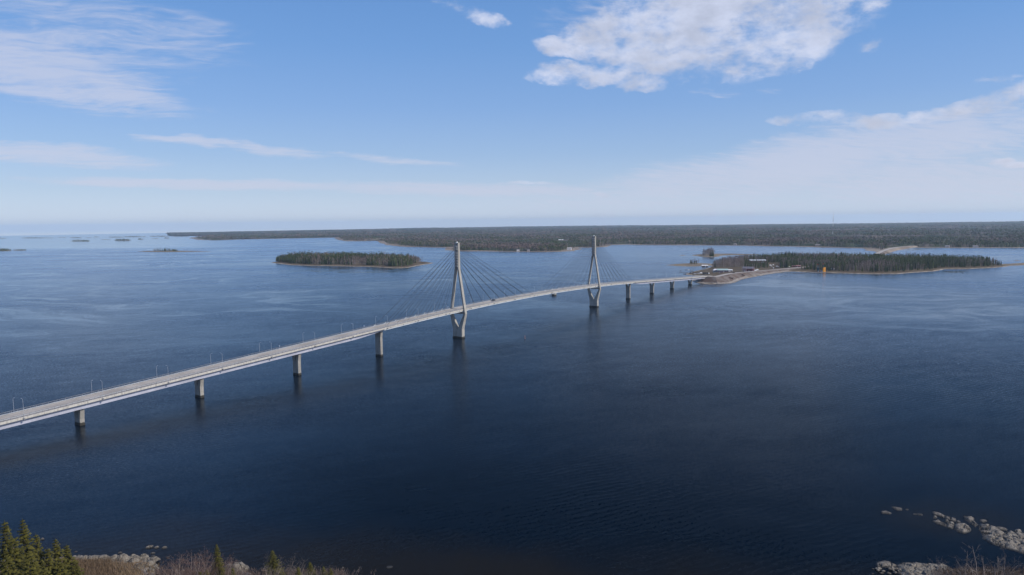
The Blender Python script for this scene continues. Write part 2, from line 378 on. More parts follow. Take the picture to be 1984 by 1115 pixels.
# ------------------------------------------------------------------ land
def landmat(name, low, low2, hi, hi2, z0=.35, z1=.9, sc=.12):
    m, n, p = mat(name); pos = n.node('ShaderNodeNewGeometry').outputs['Position']; z = n.sep(pos)[2]
    t = n.noise(pos, sc, 6, .65); t2 = n.noise(pos, sc * .2, 4, .6)
    a = n.mix(n.sm(t, .4, .6), low, low2); b = n.mix(n.sm(t2, .4, .6), hi, hi2); b = n.mix(n.sm(t, .45, .7, 0, .6), b, tuple(c * .6 for c in hi))
    c = n.mix(n.sm(n.m('ADD', z, n.m('MULTIPLY', n.m('SUBTRACT', t, .5), .8)), z0, z1), a, b)
    c = n.mix(n.sm(z, .02, .14, 1, 0), c, (0.06, 0.052, 0.045))
    n.put(p.inputs['Base Color'], c); p.inputs['Roughness'].default_value = .95; p.inputs['Specular IOR Level'].default_value = .1
    bp = n.node('ShaderNodeBump'); bp.inputs['Strength'].default_value = .8; bp.inputs['Distance'].default_value = .6
    n.put(bp.inputs['Height'], t); n.put(p.inputs['Normal'], bp.outputs[0])
    return m
M['isle'] = landmat('island_ground', (0.42, 0.35, 0.27), (0.22, 0.19, 0.17), (0.10, 0.075, 0.05), (0.14, 0.11, 0.07))
M['sand'] = landmat('sandy_spit_ground', (0.34, 0.29, 0.23), (0.26, 0.22, 0.18), (0.24, 0.19, 0.13), (0.18, 0.145, 0.11), .3, .6)
M['main'] = landmat('mainland_ground', (0.34, 0.29, 0.24), (0.22, 0.19, 0.17), (0.12, 0.09, 0.07), (0.2, 0.16, 0.11))
M['near'] = landmat('near_shore_ground', (0.30, 0.27, 0.24), (0.14, 0.12, 0.11), (0.20, 0.14, 0.085), (0.12, 0.085, 0.06), .3, .7, .5)
def sheet(name, poly, res, top, slope, m, nz=1.2, coast=6.0, seed=1, rough=.25):
    P = np.array(poly); mn, mx = P.min(0) - 12, P.max(0) + 12
    nx, ny = int((mx[0] - mn[0]) / res) + 2, int((mx[1] - mn[1]) / res) + 2
    X, Y = np.meshgrid(mn[0] + np.arange(nx) * res, mn[1] + np.arange(ny) * res)
    s = sdist(X, Y, P) + (vnoise(X, Y, coast * 4, seed) - .5) * coast
    Z = top * (1 - np.exp(-np.maximum(s, 0) * slope / top)) + np.minimum(s, 0) * slope * 1.5
    Z = np.maximum(Z, -1.2) + (vnoise(X, Y, res * 2.2, seed + 5) - .5) * rough * 2 * np.clip(s / 3 + 1, 0, 1) * 1
    V = np.stack([X, Y, Z], -1).reshape(-1, 3)
    I = np.arange(nx * ny).reshape(ny, nx)
    F = np.stack([I[:-1, :-1], I[:-1, 1:], I[1:, 1:], I[1:, :-1]], -1).reshape(-1, 4)
    keep = V[F, 2].max(1) > -.6; F = F[keep]
    used = np.unique(F); mp = np.full(len(V), -1); mp[used] = np.arange(len(used))
    o = mesh_np(name, V[used], mp[F], [m], smooth=True)
    return tag(o, kind='structure')
def GP(l, z=0): return [G(x, y, z) for x, y in l]

# ---- distant tree shapes (small templates, multiplied with numpy into one mesh)
rng = np.random.default_rng(7)
def t_conifer(layers=4, n=5, seed=0, w=.17):
    r = np.random.default_rng(seed); V = []; F = []; Mi = []
    for k in range(layers):
        z0 = .12 + .8 * k / layers; z1 = min(1.0, z0 + .42); rad = w * (1 - z0) ** .8 * r.uniform(.85, 1.15)
        b = len(V); V.append((r.normal(0, .006), r.normal(0, .006), z1 if k < layers - 1 else 1.0))
        for j in range(n * 2):
            a = 2 * math.pi * (j + r.uniform(-.3, .3)) / (n * 2); q = rad * (1 if j % 2 else .55) * r.uniform(.85, 1.15)
            V.append((q * math.cos(a), q * math.sin(a), z0 - (.05 if j % 2 else -.03)))
        for j in range(n * 2): F.append((b, b + 1 + j, b + 1 + (j + 1) % (n * 2))); Mi.append(0)
    b = len(V)
    for z, q in ((0, .012), (.3, .009)):
        for j in range(3): V.append((q * math.cos(j * 2.09), q * math.sin(j * 2.09), z))
    for j in range(3):
        F += [(b + j, b + (j + 1) % 3, b + 3 + j), (b + (j + 1) % 3, b + 3 + (j + 1) % 3, b + 3 + j)]; Mi += [1, 1]
    return np.array(V), np.array(F), np.array(Mi)
def t_crown(nt, zlo, zhi, rad, size, seed, trunk_r=.009, top=.95, flat=1.0):
    r = np.random.default_rng(seed); V = []; F = []; Mi = []
    for k in range(nt):
        zz = r.uniform(0, 1); z = zlo + (zhi - zlo) * zz; rr = rad * math.sqrt(max(0.05, 1 - (2 * zz - .9) ** 2 / 1.3)) * math.sqrt(r.uniform(0.05, 1)); a = r.uniform(0, 6.28)
        c = np.array([rr * math.cos(a), rr * math.sin(a), z]); b = len(V)
        for j in range(3):
            d = r.normal(0, 1, 3); d /= np.linalg.norm(d); d[2] *= flat; V.append(tuple(c + d * size * r.uniform(.6, 1.2)))
        F.append((b, b + 1, b + 2)); Mi.append(0)
    b = len(V)
    for z, q in ((0, trunk_r), (top, trunk_r * .3)):
        for j in range(3): V.append((q * math.cos(j * 2.09), q * math.sin(j * 2.09), z))
    for j in range(3):
        F += [(b + j, b + (j + 1) % 3, b + 3 + j), (b + (j + 1) % 3, b + 3 + (j + 1) % 3, b + 3 + j)]; Mi += [1, 1]
    return np.array(V), np.array(F), np.array(Mi)
T_CON = [t_conifer(4, 4, s, .15 + .02 * (s % 3)) for s in range(4)]
T_PINE = [t_crown(26, .42, 1.0, .15, .075, 20 + s, .011, .8, .6) for s in range(4)]
T_BARE = [t_crown(30, .22, 1.0, .15, .05, 40 + s, .007, .95, 1.4) for s in range(4)]
T_CON_F = [t_conifer(2, 3, 60 + s, .2) for s in range(3)]
T_BLOB_F = [t_crown(9, .3, 1.0, .25, .2, 80 + s, .01, .5) for s in range(3)]
KINDMAT = {'c': ['conifer', 'bark'], 'p': ['pine', 'bark'], 'b': ['bare', 'birchbark']}
ALLM = ['conifer', 'pine', 'bare', 'bark', 'birchbark']
def multiply(items):
    """items: list of (template, x, y, z, height arrays, widths, mat pair)"""
    VV = []; FF = []; MM = []; TT = []; off = 0
    for (V, F, Mi), pos, hgt, wid, tint, (m0, m1) in items:
        k = len(pos)
        if not k: continue
        a = rng.uniform(0, 6.28, k); ca, sa = np.cos(a)[:, None], np.sin(a)[:, None]
        x = V[None, :, 0] * (hgt * wid)[:, None]; y = V[None, :, 1] * (hgt * wid)[:, None]
        P = np.stack([x * ca - y * sa + pos[:, 0:1], x * sa + y * ca + pos[:, 1:2], V[None, :, 2] * hgt[:, None] + pos[:, 2:3]], -1)
        VV.append(P.reshape(-1, 3)); n = len(V)
        FF.append((F[None] + (np.arange(k) * n)[:, None, None] + off).reshape(-1, 3)); off += k * n
        MM.append(np.tile(np.where(Mi == 0, ALLM.index(m0), ALLM.index(m1)), k)); TT.append(np.repeat(tint, n))
    return np.concatenate(VV), np.concatenate(FF), np.concatenate(MM), np.concatenate(TT)
def forest(name, pos, hgt, kinds, label, wid=None, far=False, group=None):
    items = []; k = len(pos); wid = np.ones(k) if wid is None else wid
    tint = np.clip(rng.normal(.0, .22, k) + .1 + .75 * vnoise(pos[:, 0], pos[:, 1], 420 if far else 90, 66, 3), 0, 1); var = rng.integers(0, 3, k)
    for kd, tl in (('c', T_CON_F if far else T_CON), ('p', T_BLOB_F if far else T_PINE), ('b', T_BLOB_F if far else T_BARE)):
        for v in range(3):
            s = (kinds == kd) & (var == v)
            if s.any(): items.append((tl[v], pos[s], hgt[s], wid[s], tint[s], KINDMAT[kd]))
    V, F, Mi, T = multiply(items)
    o = mesh_np(name, V, F, [M[m] for m in ALLM], Mi, T)
    return tag(o, label, 'forest', group, 'stuff')
def scatter(poly, spacing, inset=3.0, coast=6.0, seed=1, gap=.0):
    P = np.array(poly); mn, mx = P.min(0), P.max(0)
    X, Y = np.meshgrid(np.arange(mn[0], mx[0], spacing), np.arange(mn[1], mx[1], spacing))
    X = X.ravel() + rng.uniform(-.5, .5, X.size) * spacing; Y = Y.ravel() + rng.uniform(-.5, .5, Y.size) * spacing
    s = sdist(X, Y, P) + (vnoise(X, Y, coast * 4, seed) - .5) * coast
    k = (s > inset + 14 * np.maximum(0, vnoise(X, Y, 38, seed + 21, 2) - .5) * (spacing < 5)) & (vnoise(X, Y, 24, seed + 31, 2) > .2)
    if gap: k &= vnoise(X, Y, 40, seed + 9) > gap
    return X[k], Y[k], s[k]
def pick_kinds(x, y, edge, seed, scale=60, con=.45, bare=.25):
    n = vnoise(x, y, scale, seed, 2) + rng.uniform(-.22, .22, len(x))
    b = bare + np.where(edge < 25, .22, 0)
    q = np.argsort(np.argsort(n)) / max(1, len(n))
    k = np.where(q < b, 'b', np.where(q < b + con, 'c', 'p'))
    return k

# individual trees: shared meshes
TREE_ME = {}
def tree_mesh(kd, v):
    if (kd, v) not in TREE_ME:
        tl = {'c': T_CON_I, 'p': T_PINE_I, 'b': T_BARE_I}[kd][v]; V, F, Mi = tl
        nm = {'c': 'spruce_tree', 'p': 'pine_tree', 'b': 'birch_tree'}[kd]
        o = mesh_np(nm, V, F, [M[KINDMAT[kd][0]], M[KINDMAT[kd][1]]], Mi, np.full(len(V), [.25, .5, .7][v % 3]), link=False)
        TREE_ME[(kd, v)] = o.data
    return TREE_ME[(kd, v)]
T_CON_I = [t_conifer(7, 6, 100 + s, .15 + .02 * s) for s in range(3)]
T_PINE_I = [t_crown(70, .4, 1.0, .16, .05, 120 + s, .011, .8, .6) for s in range(3)]
T_BARE_I = [t_crown(90, .2, 1.0, .15, .03, 140 + s, .008, .97, 1.6) for s in range(3)]
def one_tree(kd, x, y, z, h, label, group, w=1.0):
    nm = {'c': 'spruce_tree', 'p': 'pine_tree', 'b': 'birch_tree'}[kd]
    o = bpy.data.objects.new(nm, tree_mesh(kd, int(rng.integers(0, 3)))); COL.objects.link(o)
    o.location = (x, y, z); o.scale = (h * w, h * w, h); o.rotation_euler = (0, 0, rng.uniform(0, 6.28))
    return tag(o, label, 'tree', group)
KN = {'c': 'dark pointed spruce', 'p': 'round-topped green pine', 'b': 'bare grey-brown birch'}
def wooded(poly, name_lbl, seed, spacing=4.4, h0=14, h1=19, indiv=0, inset=5, where='', con=.4, bare=.2, excl=None, kfn=None, edge_h=.72, z=1.2, coast=6.0, gap=0, front_y=None):
    X, Y, S = scatter(poly, spacing, inset, coast, seed, gap)
    if excl is not None:
        k = ~excl(X, Y); X, Y, S = X[k], Y[k], S[k]
    hg = rng.uniform(h0, h1, len(X)) * (edge_h + (1 - edge_h) * np.clip((S - inset) / 22, 0, 1)) * (.86 + .28 * vnoise(X, Y, 70, seed + 3, 2))
    kd = pick_kinds(X, Y, S, seed + 11, con=con, bare=bare)
    if kfn is not None: kd = kfn(X, Y, kd)
    if kfn is not None: a_, b_ = px_of(X, Y); hg = np.where((a_ > 1448) & (a_ < 1488) & (b_ > 512.5), hg * .72, hg)
    if indiv:   # the front row of the wood stands as single trees
        dist = np.hypot(X, Y); fr = (S < inset + 7) & (front_y(X, Y) if front_y else True)
        idx = np.where(fr)[0]; rng.shuffle(idx)
        taken = np.zeros(len(X), bool); cnt = {'b': 0, 'c': 0, 'p': 0}
        for i in idx:
            if cnt[kd[i]] >= indiv: continue
            cnt[kd[i]] += 1; taken[i] = True
            one_tree(kd[i], X[i], Y[i], z * .6, hg[i], f'{KN[kd[i]]} at the edge of {where}', f'{KN[kd[i]]} trees at the edge of {where}')
        X, Y, S, hg, kd = (a[~taken] for a in (X, Y, S, hg, kd))
    pos = np.stack([X, Y, np.full(len(X), z * .7)], -1)
    hg = hg * rng.choice([.6, .75, .9, 1, 1, 1.1, 1.25], len(hg))
    return forest('forest', pos, hg, kd, name_lbl)

# mid island, left of the near pylon
ISL1 = GP([(525, 509.5), (545, 512), (562, 514), (600, 515.5), (650, 516), (700, 517), (738, 518.5), (765, 520.5), (792, 519), (808, 515.5), (835, 511.5), (842, 510),
           (822, 507.5), (795, 506), (740, 503.5), (660, 502.5), (580, 503), (545, 505)])
sheet('island', ISL1, 5, 2.0, .14, M['isle'], seed=3)
I1T = GP([(532, 508), (562, 511.5), (600, 514.2), (650, 514.7), (700, 515.6), (738, 516.6), (765, 518.4), (792, 517), (803, 512.5), (820, 509),
          (812, 507.5), (795, 506.5), (740, 504), (660, 503), (580, 503.5), (548, 506)])
wooded(I1T, 'dense mixed wood covering the low island left of the near pylon', 21, indiv=48, inset=1, where='the island left of the near pylon', front_y=lambda x, y: y < 1950, h0=15, h1=20, bare=.2)

# ------------------------------------------------------------------ the bridge
A0 = np.array(G(889, 655)); B0 = np.array(G(1151, 595))
SPAN = float(np.linalg.norm(B0 - A0)); D = (B0 - A0) / SPAN; MID = (A0 + B0) / 2; NL = np.array([-D[1], D[0]])   # NL: away from the camera
BANG = math.atan2(D[1], D[0])
def s_at(px, off=0.0, z=0.0):
    lo, hi = -620.0, 640.0
    f = lambda s: proj((*(MID + D * s + NL * off), z))[0] - px
    for _ in range(50):
        m_ = (lo + hi) / 2
        if f(m_) < 0: lo = m_
        else: hi = m_
    return (lo + hi) / 2
def drop(s):
    a = abs(s); k = .00011
    return k * a * a if a < 200 else k * 200 * 200 + k * 400 * (a - 200)
ZTOP = 26.3
def zd(s): return ZTOP - drop(s)
PIERS = [s_at(x) for x in (155, 387, 576, 735)] + [s_at(x) for x in (1217, 1263, 1302, 1337)]
S0, S1 = -560.0, s_at(1371, 0, 9)
print('span', SPAN, 'bearing', math.degrees(math.atan2(D[0], D[1])), 'piers', [round(p) for p in PIERS], 'S1', S1)
CS = SPAN / 2 + 94.0      # cable-stayed part reaches to here
bridge = empty('bridge', (MID[0], MID[1], 0), BANG)
tag(bridge, 'long pale concrete road bridge crossing the sound on piers and two cable-stayed pylons', 'bridge')
def strip(name, m, prof, s0, s1, ds=6.0, zf=None, parent=bridge, close=True):
    """extrude a (y, z) profile along the deck; z is relative to the road surface"""
    n = max(2, int(round((s1 - s0) / ds)) + 1); k = len(prof(0) if callable(prof) else prof); vs = []; fs = []
    for i in range(n):
        s = s0 + (s1 - s0) * i / (n - 1); pr = prof(s) if callable(prof) else prof
        vs += [(s, y, zd(s) + z) for y, z in pr]
    for i in range(n - 1):
        for j in range(k if close else k - 1):
            a, b = i * k + j, i * k + (j + 1) % k; fs.append((a, a + k, b + k, b))
    mb = MB(); mb.add(vs, fs)
    if close:
        for base, rev in ((0, 0), ((n - 1) * k, 1)):
            for j in range(1, k - 1):
                t = (base, base + j, base + j + 1); mb.add([vs[q] for q in (t if not rev else (t[0], t[2], t[1]))], [(0, 1, 2)])
    return mb.build(name, m, parent)
HW = 6.3
deck = strip('deck', M['edge'], [(-HW, -.02), (-HW, -.95), (-HW + .5, -1.0), (-HW + .6, -.6), (HW - .6, -.6), (HW - .5, -1.0), (HW, -.95), (HW, -.02), (HW - .35, .12), (HW - .38, -.05), (-HW + .38, -.05), (-HW + .35, .12)], S0, S1)
road = strip('road_surface', M['road'], [(-HW + .39, -.02), (HW - .39, -.02)], S0, S1, close=False)
mb = MB()
for y in (-4.3, 4.3):
    for i in range(int((S1 - S0) / 12)):
        s = S0 + i * 12; mb.add([(s, y - .06, zd(s) + .01), (s + 12, y - .06, zd(s + 12) + .01), (s + 12, y + .06, zd(s + 12) + .01), (s, y + .06, zd(s) + .01)], [(0, 1, 2, 3)])
for i in range(int((S1 - S0) / 12)):
    s = S0 + i * 12; mb.add([(s, -.06, zd(s) + .01), (s + 3, -.06, zd(s + 3) + .01), (s + 3, .06, zd(s + 3) + .01), (s, .06, zd(s) + .01)], [(0, 1, 2, 3)])
mb.build('road_marking', M['paint'], bridge)
# steel box girder of the approach spans, shallow edge girders of the stayed part
def box_prof(s):
    d = min(1.0, max(0.0, (abs(s) - CS + 6) / 30)); h = 1.15 + 1.75 * d
    return [(-4.9, -.6), (-4.5, -.6 - h), (4.5, -.6 - h), (4.9, -.6)]
for a, b in ((S0, -CS + 8), (CS - 8, S1)): strip('girder', M['steel'], box_prof, a, b)
for y in (-5.35, 5.35): strip('edge_girder', M['white'], [(y - .3, -1.0), (y - .35, -1.75), (y + .35, -1.75), (y + .3, -1.0)], -CS, CS)
# railings: posts and rails of one side are one railing
for side in (-1, 1):
    y = side * (HW - .17); mb = MB(); s = S0
    while s < S1:
        mb.box((s, y, zd(s) + .68), (.11, .09, 1.15)); s += 2.6
    n = int((S1 - S0) / 8)
    for zz, w in ((1.28, .075), (.9, .022), (.5, .022)):
        for i in range(n):
            a = S0 + (S1 - S0) * i / n; b = S0 + (S1 - S0) * (i + 1) / n
            mb.hexa([(a, y - w, zd(a) + zz - w), (b, y - w, zd(b) + zz - w), (b, y + w, zd(b) + zz - w), (a, y + w, zd(a) + zz - w),
                     (a, y - w, zd(a) + zz + w), (b, y - w, zd(b) + zz + w), (b, y + w, zd(b) + zz + w), (a, y + w, zd(a) + zz + w)])
    mb.build('railing', M['rail'], bridge)
# inner crash barrier between road and walkway
mb = MB()
for y in (-4.75, 4.75):
    s = S0
    while s < S1 - 8:
        mb.box((s, y, zd(s) + .35), (.1, .06, .7))
        mb.hexa([(s, y - .03, zd(s) + .55), (s + 4, y - .03, zd(s + 4) + .55), (s + 4, y + .03, zd(s + 4) + .55), (s, y + .03, zd(s) + .55),
                 (s, y - .03, zd(s) + .78), (s + 4, y - .03, zd(s + 4) + .78), (s + 4, y + .03, zd(s + 4) + .78), (s, y + .03, zd(s) + .78)]); s += 4
mb.build('guard_rail', M['pole'], bridge)
# piers: oblong shaft, forked head
for s in [PIERS[0] - 60] + PIERS:
    zt = zd(s) - .6 - (2.9 if abs(s) > CS + 4 else 1.2) - .35; mb = MB(); L, Wb, Wt = 1.08, 2.55, 3.4
    zn = zt - 4.8
    def ring(x, y0, y1, z): return [(s - x, y0, z), (s + x, y0, z), (s + x, y1, z), (s - x, y1, z)]
    mb.hexa(ring(L * 1.12, -Wb * 1.08, Wb * 1.08, -4) + ring(L * 1.1, -Wb * 1.06, Wb * 1.06, .7))
    mb.hexa(ring(L, -Wb, Wb, .7) + ring(L, -Wb, Wb, zn))
    for sg in (-1, 1):
        a = sorted((sg * .05, sg * Wb)); b = sorted((sg * 1.5, sg * Wt))
        mb.hexa(ring(L, a[0], a[1], zn) + ring(L * .92, b[0], b[1], zt))
    mb.build('pier', M['conc'], bridge)
    for y in (-2.5, 2.5): mb = MB(); mb.box((s, y, zt + .12), (1.5, 1.3, .55)); mb.build('bearing', M['conc'], bridge)
# pylons
NC = 8
MAIN = [16 + 13.6 * i for i in range(NC)]; SIDE = [15 + 11.2 * i for i in range(NC)]
ZA = [60.6 + 2.2 * i for i in range(NC)]
for P in (-SPAN / 2, SPAN / 2):
    pyl = empty('pylon', (P, 0, 0)); pyl.parent = bridge; KIDS.setdefault('bridge', []).append(pyl)
    zc_, zb = zd(P) - 3.6, 8.0
    def seg(mb, z0, y0a, y0b, x0, z1, y1a, y1b, x1):
        mb.hexa([(-x0, y0a, z0), (x0, y0a, z0), (x0, y0b, z0), (-x0, y0b, z0), (-x1, y1a, z1), (x1, y1a, z1), (x1, y1b, z1), (-x1, y1b, z1)])
    mb = MB(); seg(mb, -4, -5.0, 5.0, 2.2, .8, -5.0, 5.0, 2.2); seg(mb, .8, -4.75, 4.75, 1.85, zb, -4.75, 4.75, 1.8); mb.build('base', M['pyl'], pyl)
    for sg in (-1, 1):
        mb = MB()
        def pr(z, i, o, x): return (z, min(sg * i, sg * o), max(sg * i, sg * o), x)
        a = pr(zb, .5, 4.75, 1.8); b = pr(zc_ - .2, 6.5, 8.2, 1.35)
        seg(mb, *a, *b); mb.build('lower_leg', M['pyl'], pyl)
        mb = MB(); e = pr(58.6, .7, 2.0, 1.25); g = pr(79.9, .75, 1.9, 1.15)
        b2 = pr(zc_ - .2, 6.7, 8.2, 1.35)
        seg(mb, *b2, *e); mb.build('upper_leg', M['pyl'], pyl)
        mb = MB(); seg(mb, *e, *g); mb.build('mast_column', M['pyl'], pyl)
        # small bracket deck below the leg at deck level
    mb = MB(); mb.box((0, 0, zc_ + .35), (2.6, 11.6, 1.5)); mb.build('crossbeam', M['pyl'], pyl)
    mb = MB(); mb.box((0, 0, 58.7), (2.3, 1.5, 2.2)); mb.build('tie_beam', M['pyl'], pyl)
    mb = MB(); mb.box((0, 0, 78.9), (2.2, 1.5, .5)); mb.build('tie_beam', M['pyl'], pyl)
    for i in range(NC):
        z = ZA[i] + .8 * (i > 5)
        mb = MB()
        mb.box((0, 0, z - .55), (1.9, 1.6, .4))
        for sg in (-1, 1):
            for ya in (-.8, .8):
                mb.hexa([(sg * 1.1, ya - .3, z - .6), (sg * 1.8, ya - .3, z - .9), (sg * 1.8, ya + .3, z - .9), (sg * 1.1, ya + .3, z - .6),
                         (sg * 1.1, ya - .3, z + .75), (sg * 1.8, ya - .3, z + .1), (sg * 1.8, ya + .3, z + .1), (sg * 1.1, ya + .3, z + .75)], 1)
        mb.build('cable_anchor', [M['pyl'], M['anchor']], pyl)
    mb = MB(); mb.tube([(0, -.2, 79.1), (0, -.2, 80.7)], .35, 6); mb.box((0, 0.1, 80.0), (1.5, .9, 1.1)); mb.build('beacon', M['white'], pyl)
    out = 1 if P > 0 else -1
    for sg in (-1, 1):
        for offs, dr in ((MAIN, -out), (SIDE, out)):
            for i in range(NC):
                x = P + dr * offs[i]; top = (P + dr * 1.6, sg * .8, ZA[i] + .2 + .8 * (i > 5)); bot = (x, sg * (HW - .55), zd(x) + .1)
                mb = MB(); mb.tube([bot, top], .115, 5, 0, False)
                t = Vector(top) - Vector(bot); t.normalize()
                mb.tube([Vector(bot) - t * .4, Vector(bot) + t * 2.2], [.22, .15], 6, 1)
                mb.build('stay_cable', [M['cable'], M['anchor']], bridge)
# brackets outside the deck edge carry the lamp posts
lamp_s = [s_at(x, -HW, zd(s_at(x))) for x in (46, 199, 326, 431, 526, 610, 684)]
step = float(np.mean(np.diff(lamp_s))); print('lamp step', step)
while lamp_s[-1] + step < S1: lamp_s.append(lamp_s[-1] + step)
ORD = 'first second third fourth fifth sixth seventh eighth ninth tenth eleventh twelfth thirteenth fourteenth fifteenth sixteenth seventeenth eighteenth nineteenth twentieth twenty-first twenty-second twenty-third twenty-fourth twenty-fifth twenty-sixth twenty-seventh twenty-eighth twenty-ninth thirtieth thirty-first'.split()
for s in lamp_s: mb = MB(); mb.box((s, -HW - .3, zd(s) - .75), (.7, .6, .9)); mb.build('lamp_bracket', M['rail'], bridge)
s = -CS + 6
while s < CS: mb = MB(); mb.box((s, -HW - .12, zd(s) - .75), (.45, .24, .9)); mb.build('edge_bracket', M['rail'], bridge); s += 13.6
def br(s, y, z): q = MID + D * s + NL * y; return (q[0], q[1], z)
def lamp(kind):
    r = empty('lamp_post')
    h = 8.3 if kind else 7.0
    mb = MB(); mb.tube([(0, 0, -.4), (0, 0, h - .6), (0, .15 * (1 if kind else -1), h)], [.065, .045, .035], 6); mb.build('pole', M['pole'], r)
    if kind:
        mb = MB(); mb.tube([(0, .15, h), (0, .6, h + .25), (0, 1.3, h + .3)], [.04, .03, .03], 5); mb.build('arm', M['pole'], r)
        mb = MB(); mb.box((0, 1.5, h + .3), (.2, .6, .1)); mb.build('lamp_head', M['pole'], r)
    else:
        mb = MB(); mb.tube([(0, -.15, h), (0, -.9, h + .2)], [.04, .03], 5); mb.build('arm', M['pole'], r)
        mb = MB(); mb.box((0, -1.2, h + .22), (.2, .6, .1)); mb.build('lamp_head', M['pole'], r)
    return r
for kind in (1, 0):
    proto = lamp(kind)
    for i, s in enumerate(lamp_s):
        s2 = s + (0 if kind else 1.0)
        if not kind and s2 < -500: pass
        o = proto if i == 0 else copy_tree(proto)
        o.location = br(s2, (-HW - .3) if kind else (HW - .1), zd(s2)); o.rotation_euler = (0, 0, BANG)
        tag(o, f'{"lamp post with arm over the road, near edge" if kind else "lamp post on the far edge"} of the bridge, {ORD[i]} from the left', 'lamp post', 'lamp posts along the bridge deck')
# small signs at the far railing
for px, lb in ((541, 'small white sign above the far railing over the third pier from the left'), (705, 'small white sign at the far railing just left of the fourth pier from the left'), (867, 'small white sign at the far railing just left of the near pylon')):
    s = s_at(px, HW, zd(s_at(px))); r = empty('road_sign', br(s, HW - .35, zd(s)), BANG)
    mb = MB(); mb.tube([(0, 0, -.03), (0, 0, 2.6)], .05, 6); mb.build('post', M['pole'], r)
    mb = MB(); mb.tube([(-.06, 0, 2.1), (-.0, 0, 2.1)], .55, 14); mb.build('sign_plate', M['white'], r)
    tag(r, lb, 'road sign')
# vehicles
M['tyre'] = simple('tyre_rubber', (.02, .02, .02), .9, .1, 3)
M['glass'] = simple('dark_car_glass', (.02, .025, .03), .1, .1, 1)
M['lampred'] = simple('red_tail_lamp', (.4, .02, .02), .3, .1, 1)
def car(col, name='car', van=False):
    m = simple('car_paint', col, .35, .08, .6)
    r = empty(name); mb = MB(); L, Wd = (5.2, 2.0) if van else (4.4, 1.8)
    if van: prof = [(-L / 2, .35), (L / 2, .35), (L / 2, .95), (L / 2 - .7, 1.2), (L / 2 - 1.4, 2.1), (-L / 2 + .1, 2.15)]
    else: prof = [(-L / 2, .32), (L / 2, .32), (L / 2 + .02, .68), (L / 2 - .95, .9), (-L / 2 + .05, .95)]
    def ext(pr, w, mbx, tap=0.0):
        k = len(pr); vs = [(x, -w * (1 - tap * (z > 1.2)), z) for x, z in pr] + [(x, w * (1 - tap * (z > 1.2)), z) for x, z in pr]
        fs = [(j, (j + 1) % k, k + (j + 1) % k, k + j) for j in range(k)]
        fs += [(0, j + 1, j) for j in range(1, k - 1)] + [(k, k + j, k + j + 1) for j in range(1, k - 1)]
        mbx.add(vs, fs)
    ext(prof, Wd / 2, mb, .06); mb.build('body', m, r)
    mb = MB()
    if van: ext([(L / 2 - 1.25, 1.25), (L / 2 - .68, 1.23), (L / 2 - 1.36, 2.0), (L / 2 - 2.1, 2.0)], Wd / 2 + .01, mb)
    else: ext([(L / 2 - 1.1, .9), (L / 2 - 1.75, 1.4), (-L / 2 + .75, 1.42), (-L / 2 + .15, .94)], Wd / 2 - .08, mb)
    mb.build('cabin_glass', M['glass'], r)
    if not van:
        mb = MB(); ext([(L / 2 - 1.8, 1.41), (L / 2 - 1.85, 1.46), (-L / 2 + .8, 1.47), (-L / 2 + .7, 1.43)], Wd / 2 - .12, mb); mb.build('roof', m, r)
    for x in (-L / 2 + .8, L / 2 - .85):
        for y in (-1, 1):
            mb = MB(); mb.tube([(x, y * (Wd / 2 - .2), .32), (x, y * (Wd / 2 + .02), .32)], .32, 12); mb.build('wheel', M['tyre'], r)
    for y in (-1, 1):
        mb = MB(); mb.box((L / 2 + .01, y * (Wd / 2 - .25), .62), (.06, .35, .14)); mb.build('headlight', M['white'], r)
        mb = MB(); mb.box((-L / 2, y * (Wd / 2 - .22), .75), (.06, .28, .16)); mb.build('tail_light', M['lampred'], r)
    return r
c = car((.035, .035, .04)); s = s_at(956, 1.8, 25); c.location = br(s, 1.9, zd(s) + .0); c.rotation_euler = (0, 0, BANG + math.pi)
tag(c, 'dark car driving on the bridge deck just right of the near pylon', 'car')
# abutment
mb = MB(); s = S1
mb.box((s + 3.2, 0, zd(s) - 3.2), (6, 14.5, 6.1)); 
for y in (-7.9, 7.9): mb.hexa([(s - 4, y - .4, zd(s) - 5), (s + 9, y - .4, zd(s) - 5), (s + 9, y + .4, zd(s) - 5), (s - 4, y + .4, zd(s) - 5), (s - .5, y - .4, zd(s) - .1), (s + 9, y - .4, zd(s) - .3), (s + 9, y + .4, zd(s) - .3), (s - .5, y + .4, zd(s) - .1)])
mb.build('abutment', M['edge'], bridge)

# ------------------------------------------------------------------ right island with the causeway
CW = [(1352, 547.5), (1362, 550.5), (1380, 551.5), (1400, 549.5), (1420, 545.5), (1450, 539.5), (1480, 533.5), (1505, 528.5), (1535, 526.5), (1555, 527.5), (1600, 529), (1650, 530.5), (1690, 531.5), (1740, 531.5), (1768, 529),
      (1810, 526.5), (1830, 522), (1870, 522), (1920, 520), (1950, 517), (1960, 515.5), (1930, 512), (1890, 507), (1820, 504.5), (1700, 502.5), (1600, 501.5), (1500, 502), (1440, 505), (1400, 509.5), (1378, 512),
      (1372, 514), (1378, 517), (1366, 521), (1350, 525), (1330, 529.5), (1328, 532.5), (1348, 535), (1368, 537), (1376, 540), (1360, 543)]
ISL2 = GP(CW); sheet('island', ISL2, 5, 2.2, .15, M['isle'], seed=9)
RD = [(1371.5, 9.0), (1386, 9.0), (1410, 7.6), (1440, 6.2), (1480, 4.6), (1512, 3.7), (1542, 3.2), (1580, 3.0)]
RY = [540.8, 536.4, 531.2, 527.6, 524.6, 521.8, 519.2, 516.0]
e = MID + D * (S1 + 5)
road_pts = [(e[0], e[1], zd(S1) - .02)] + [(*G(x, y, z), z) for (x, z), y in list(zip(RD, RY))[1:]]
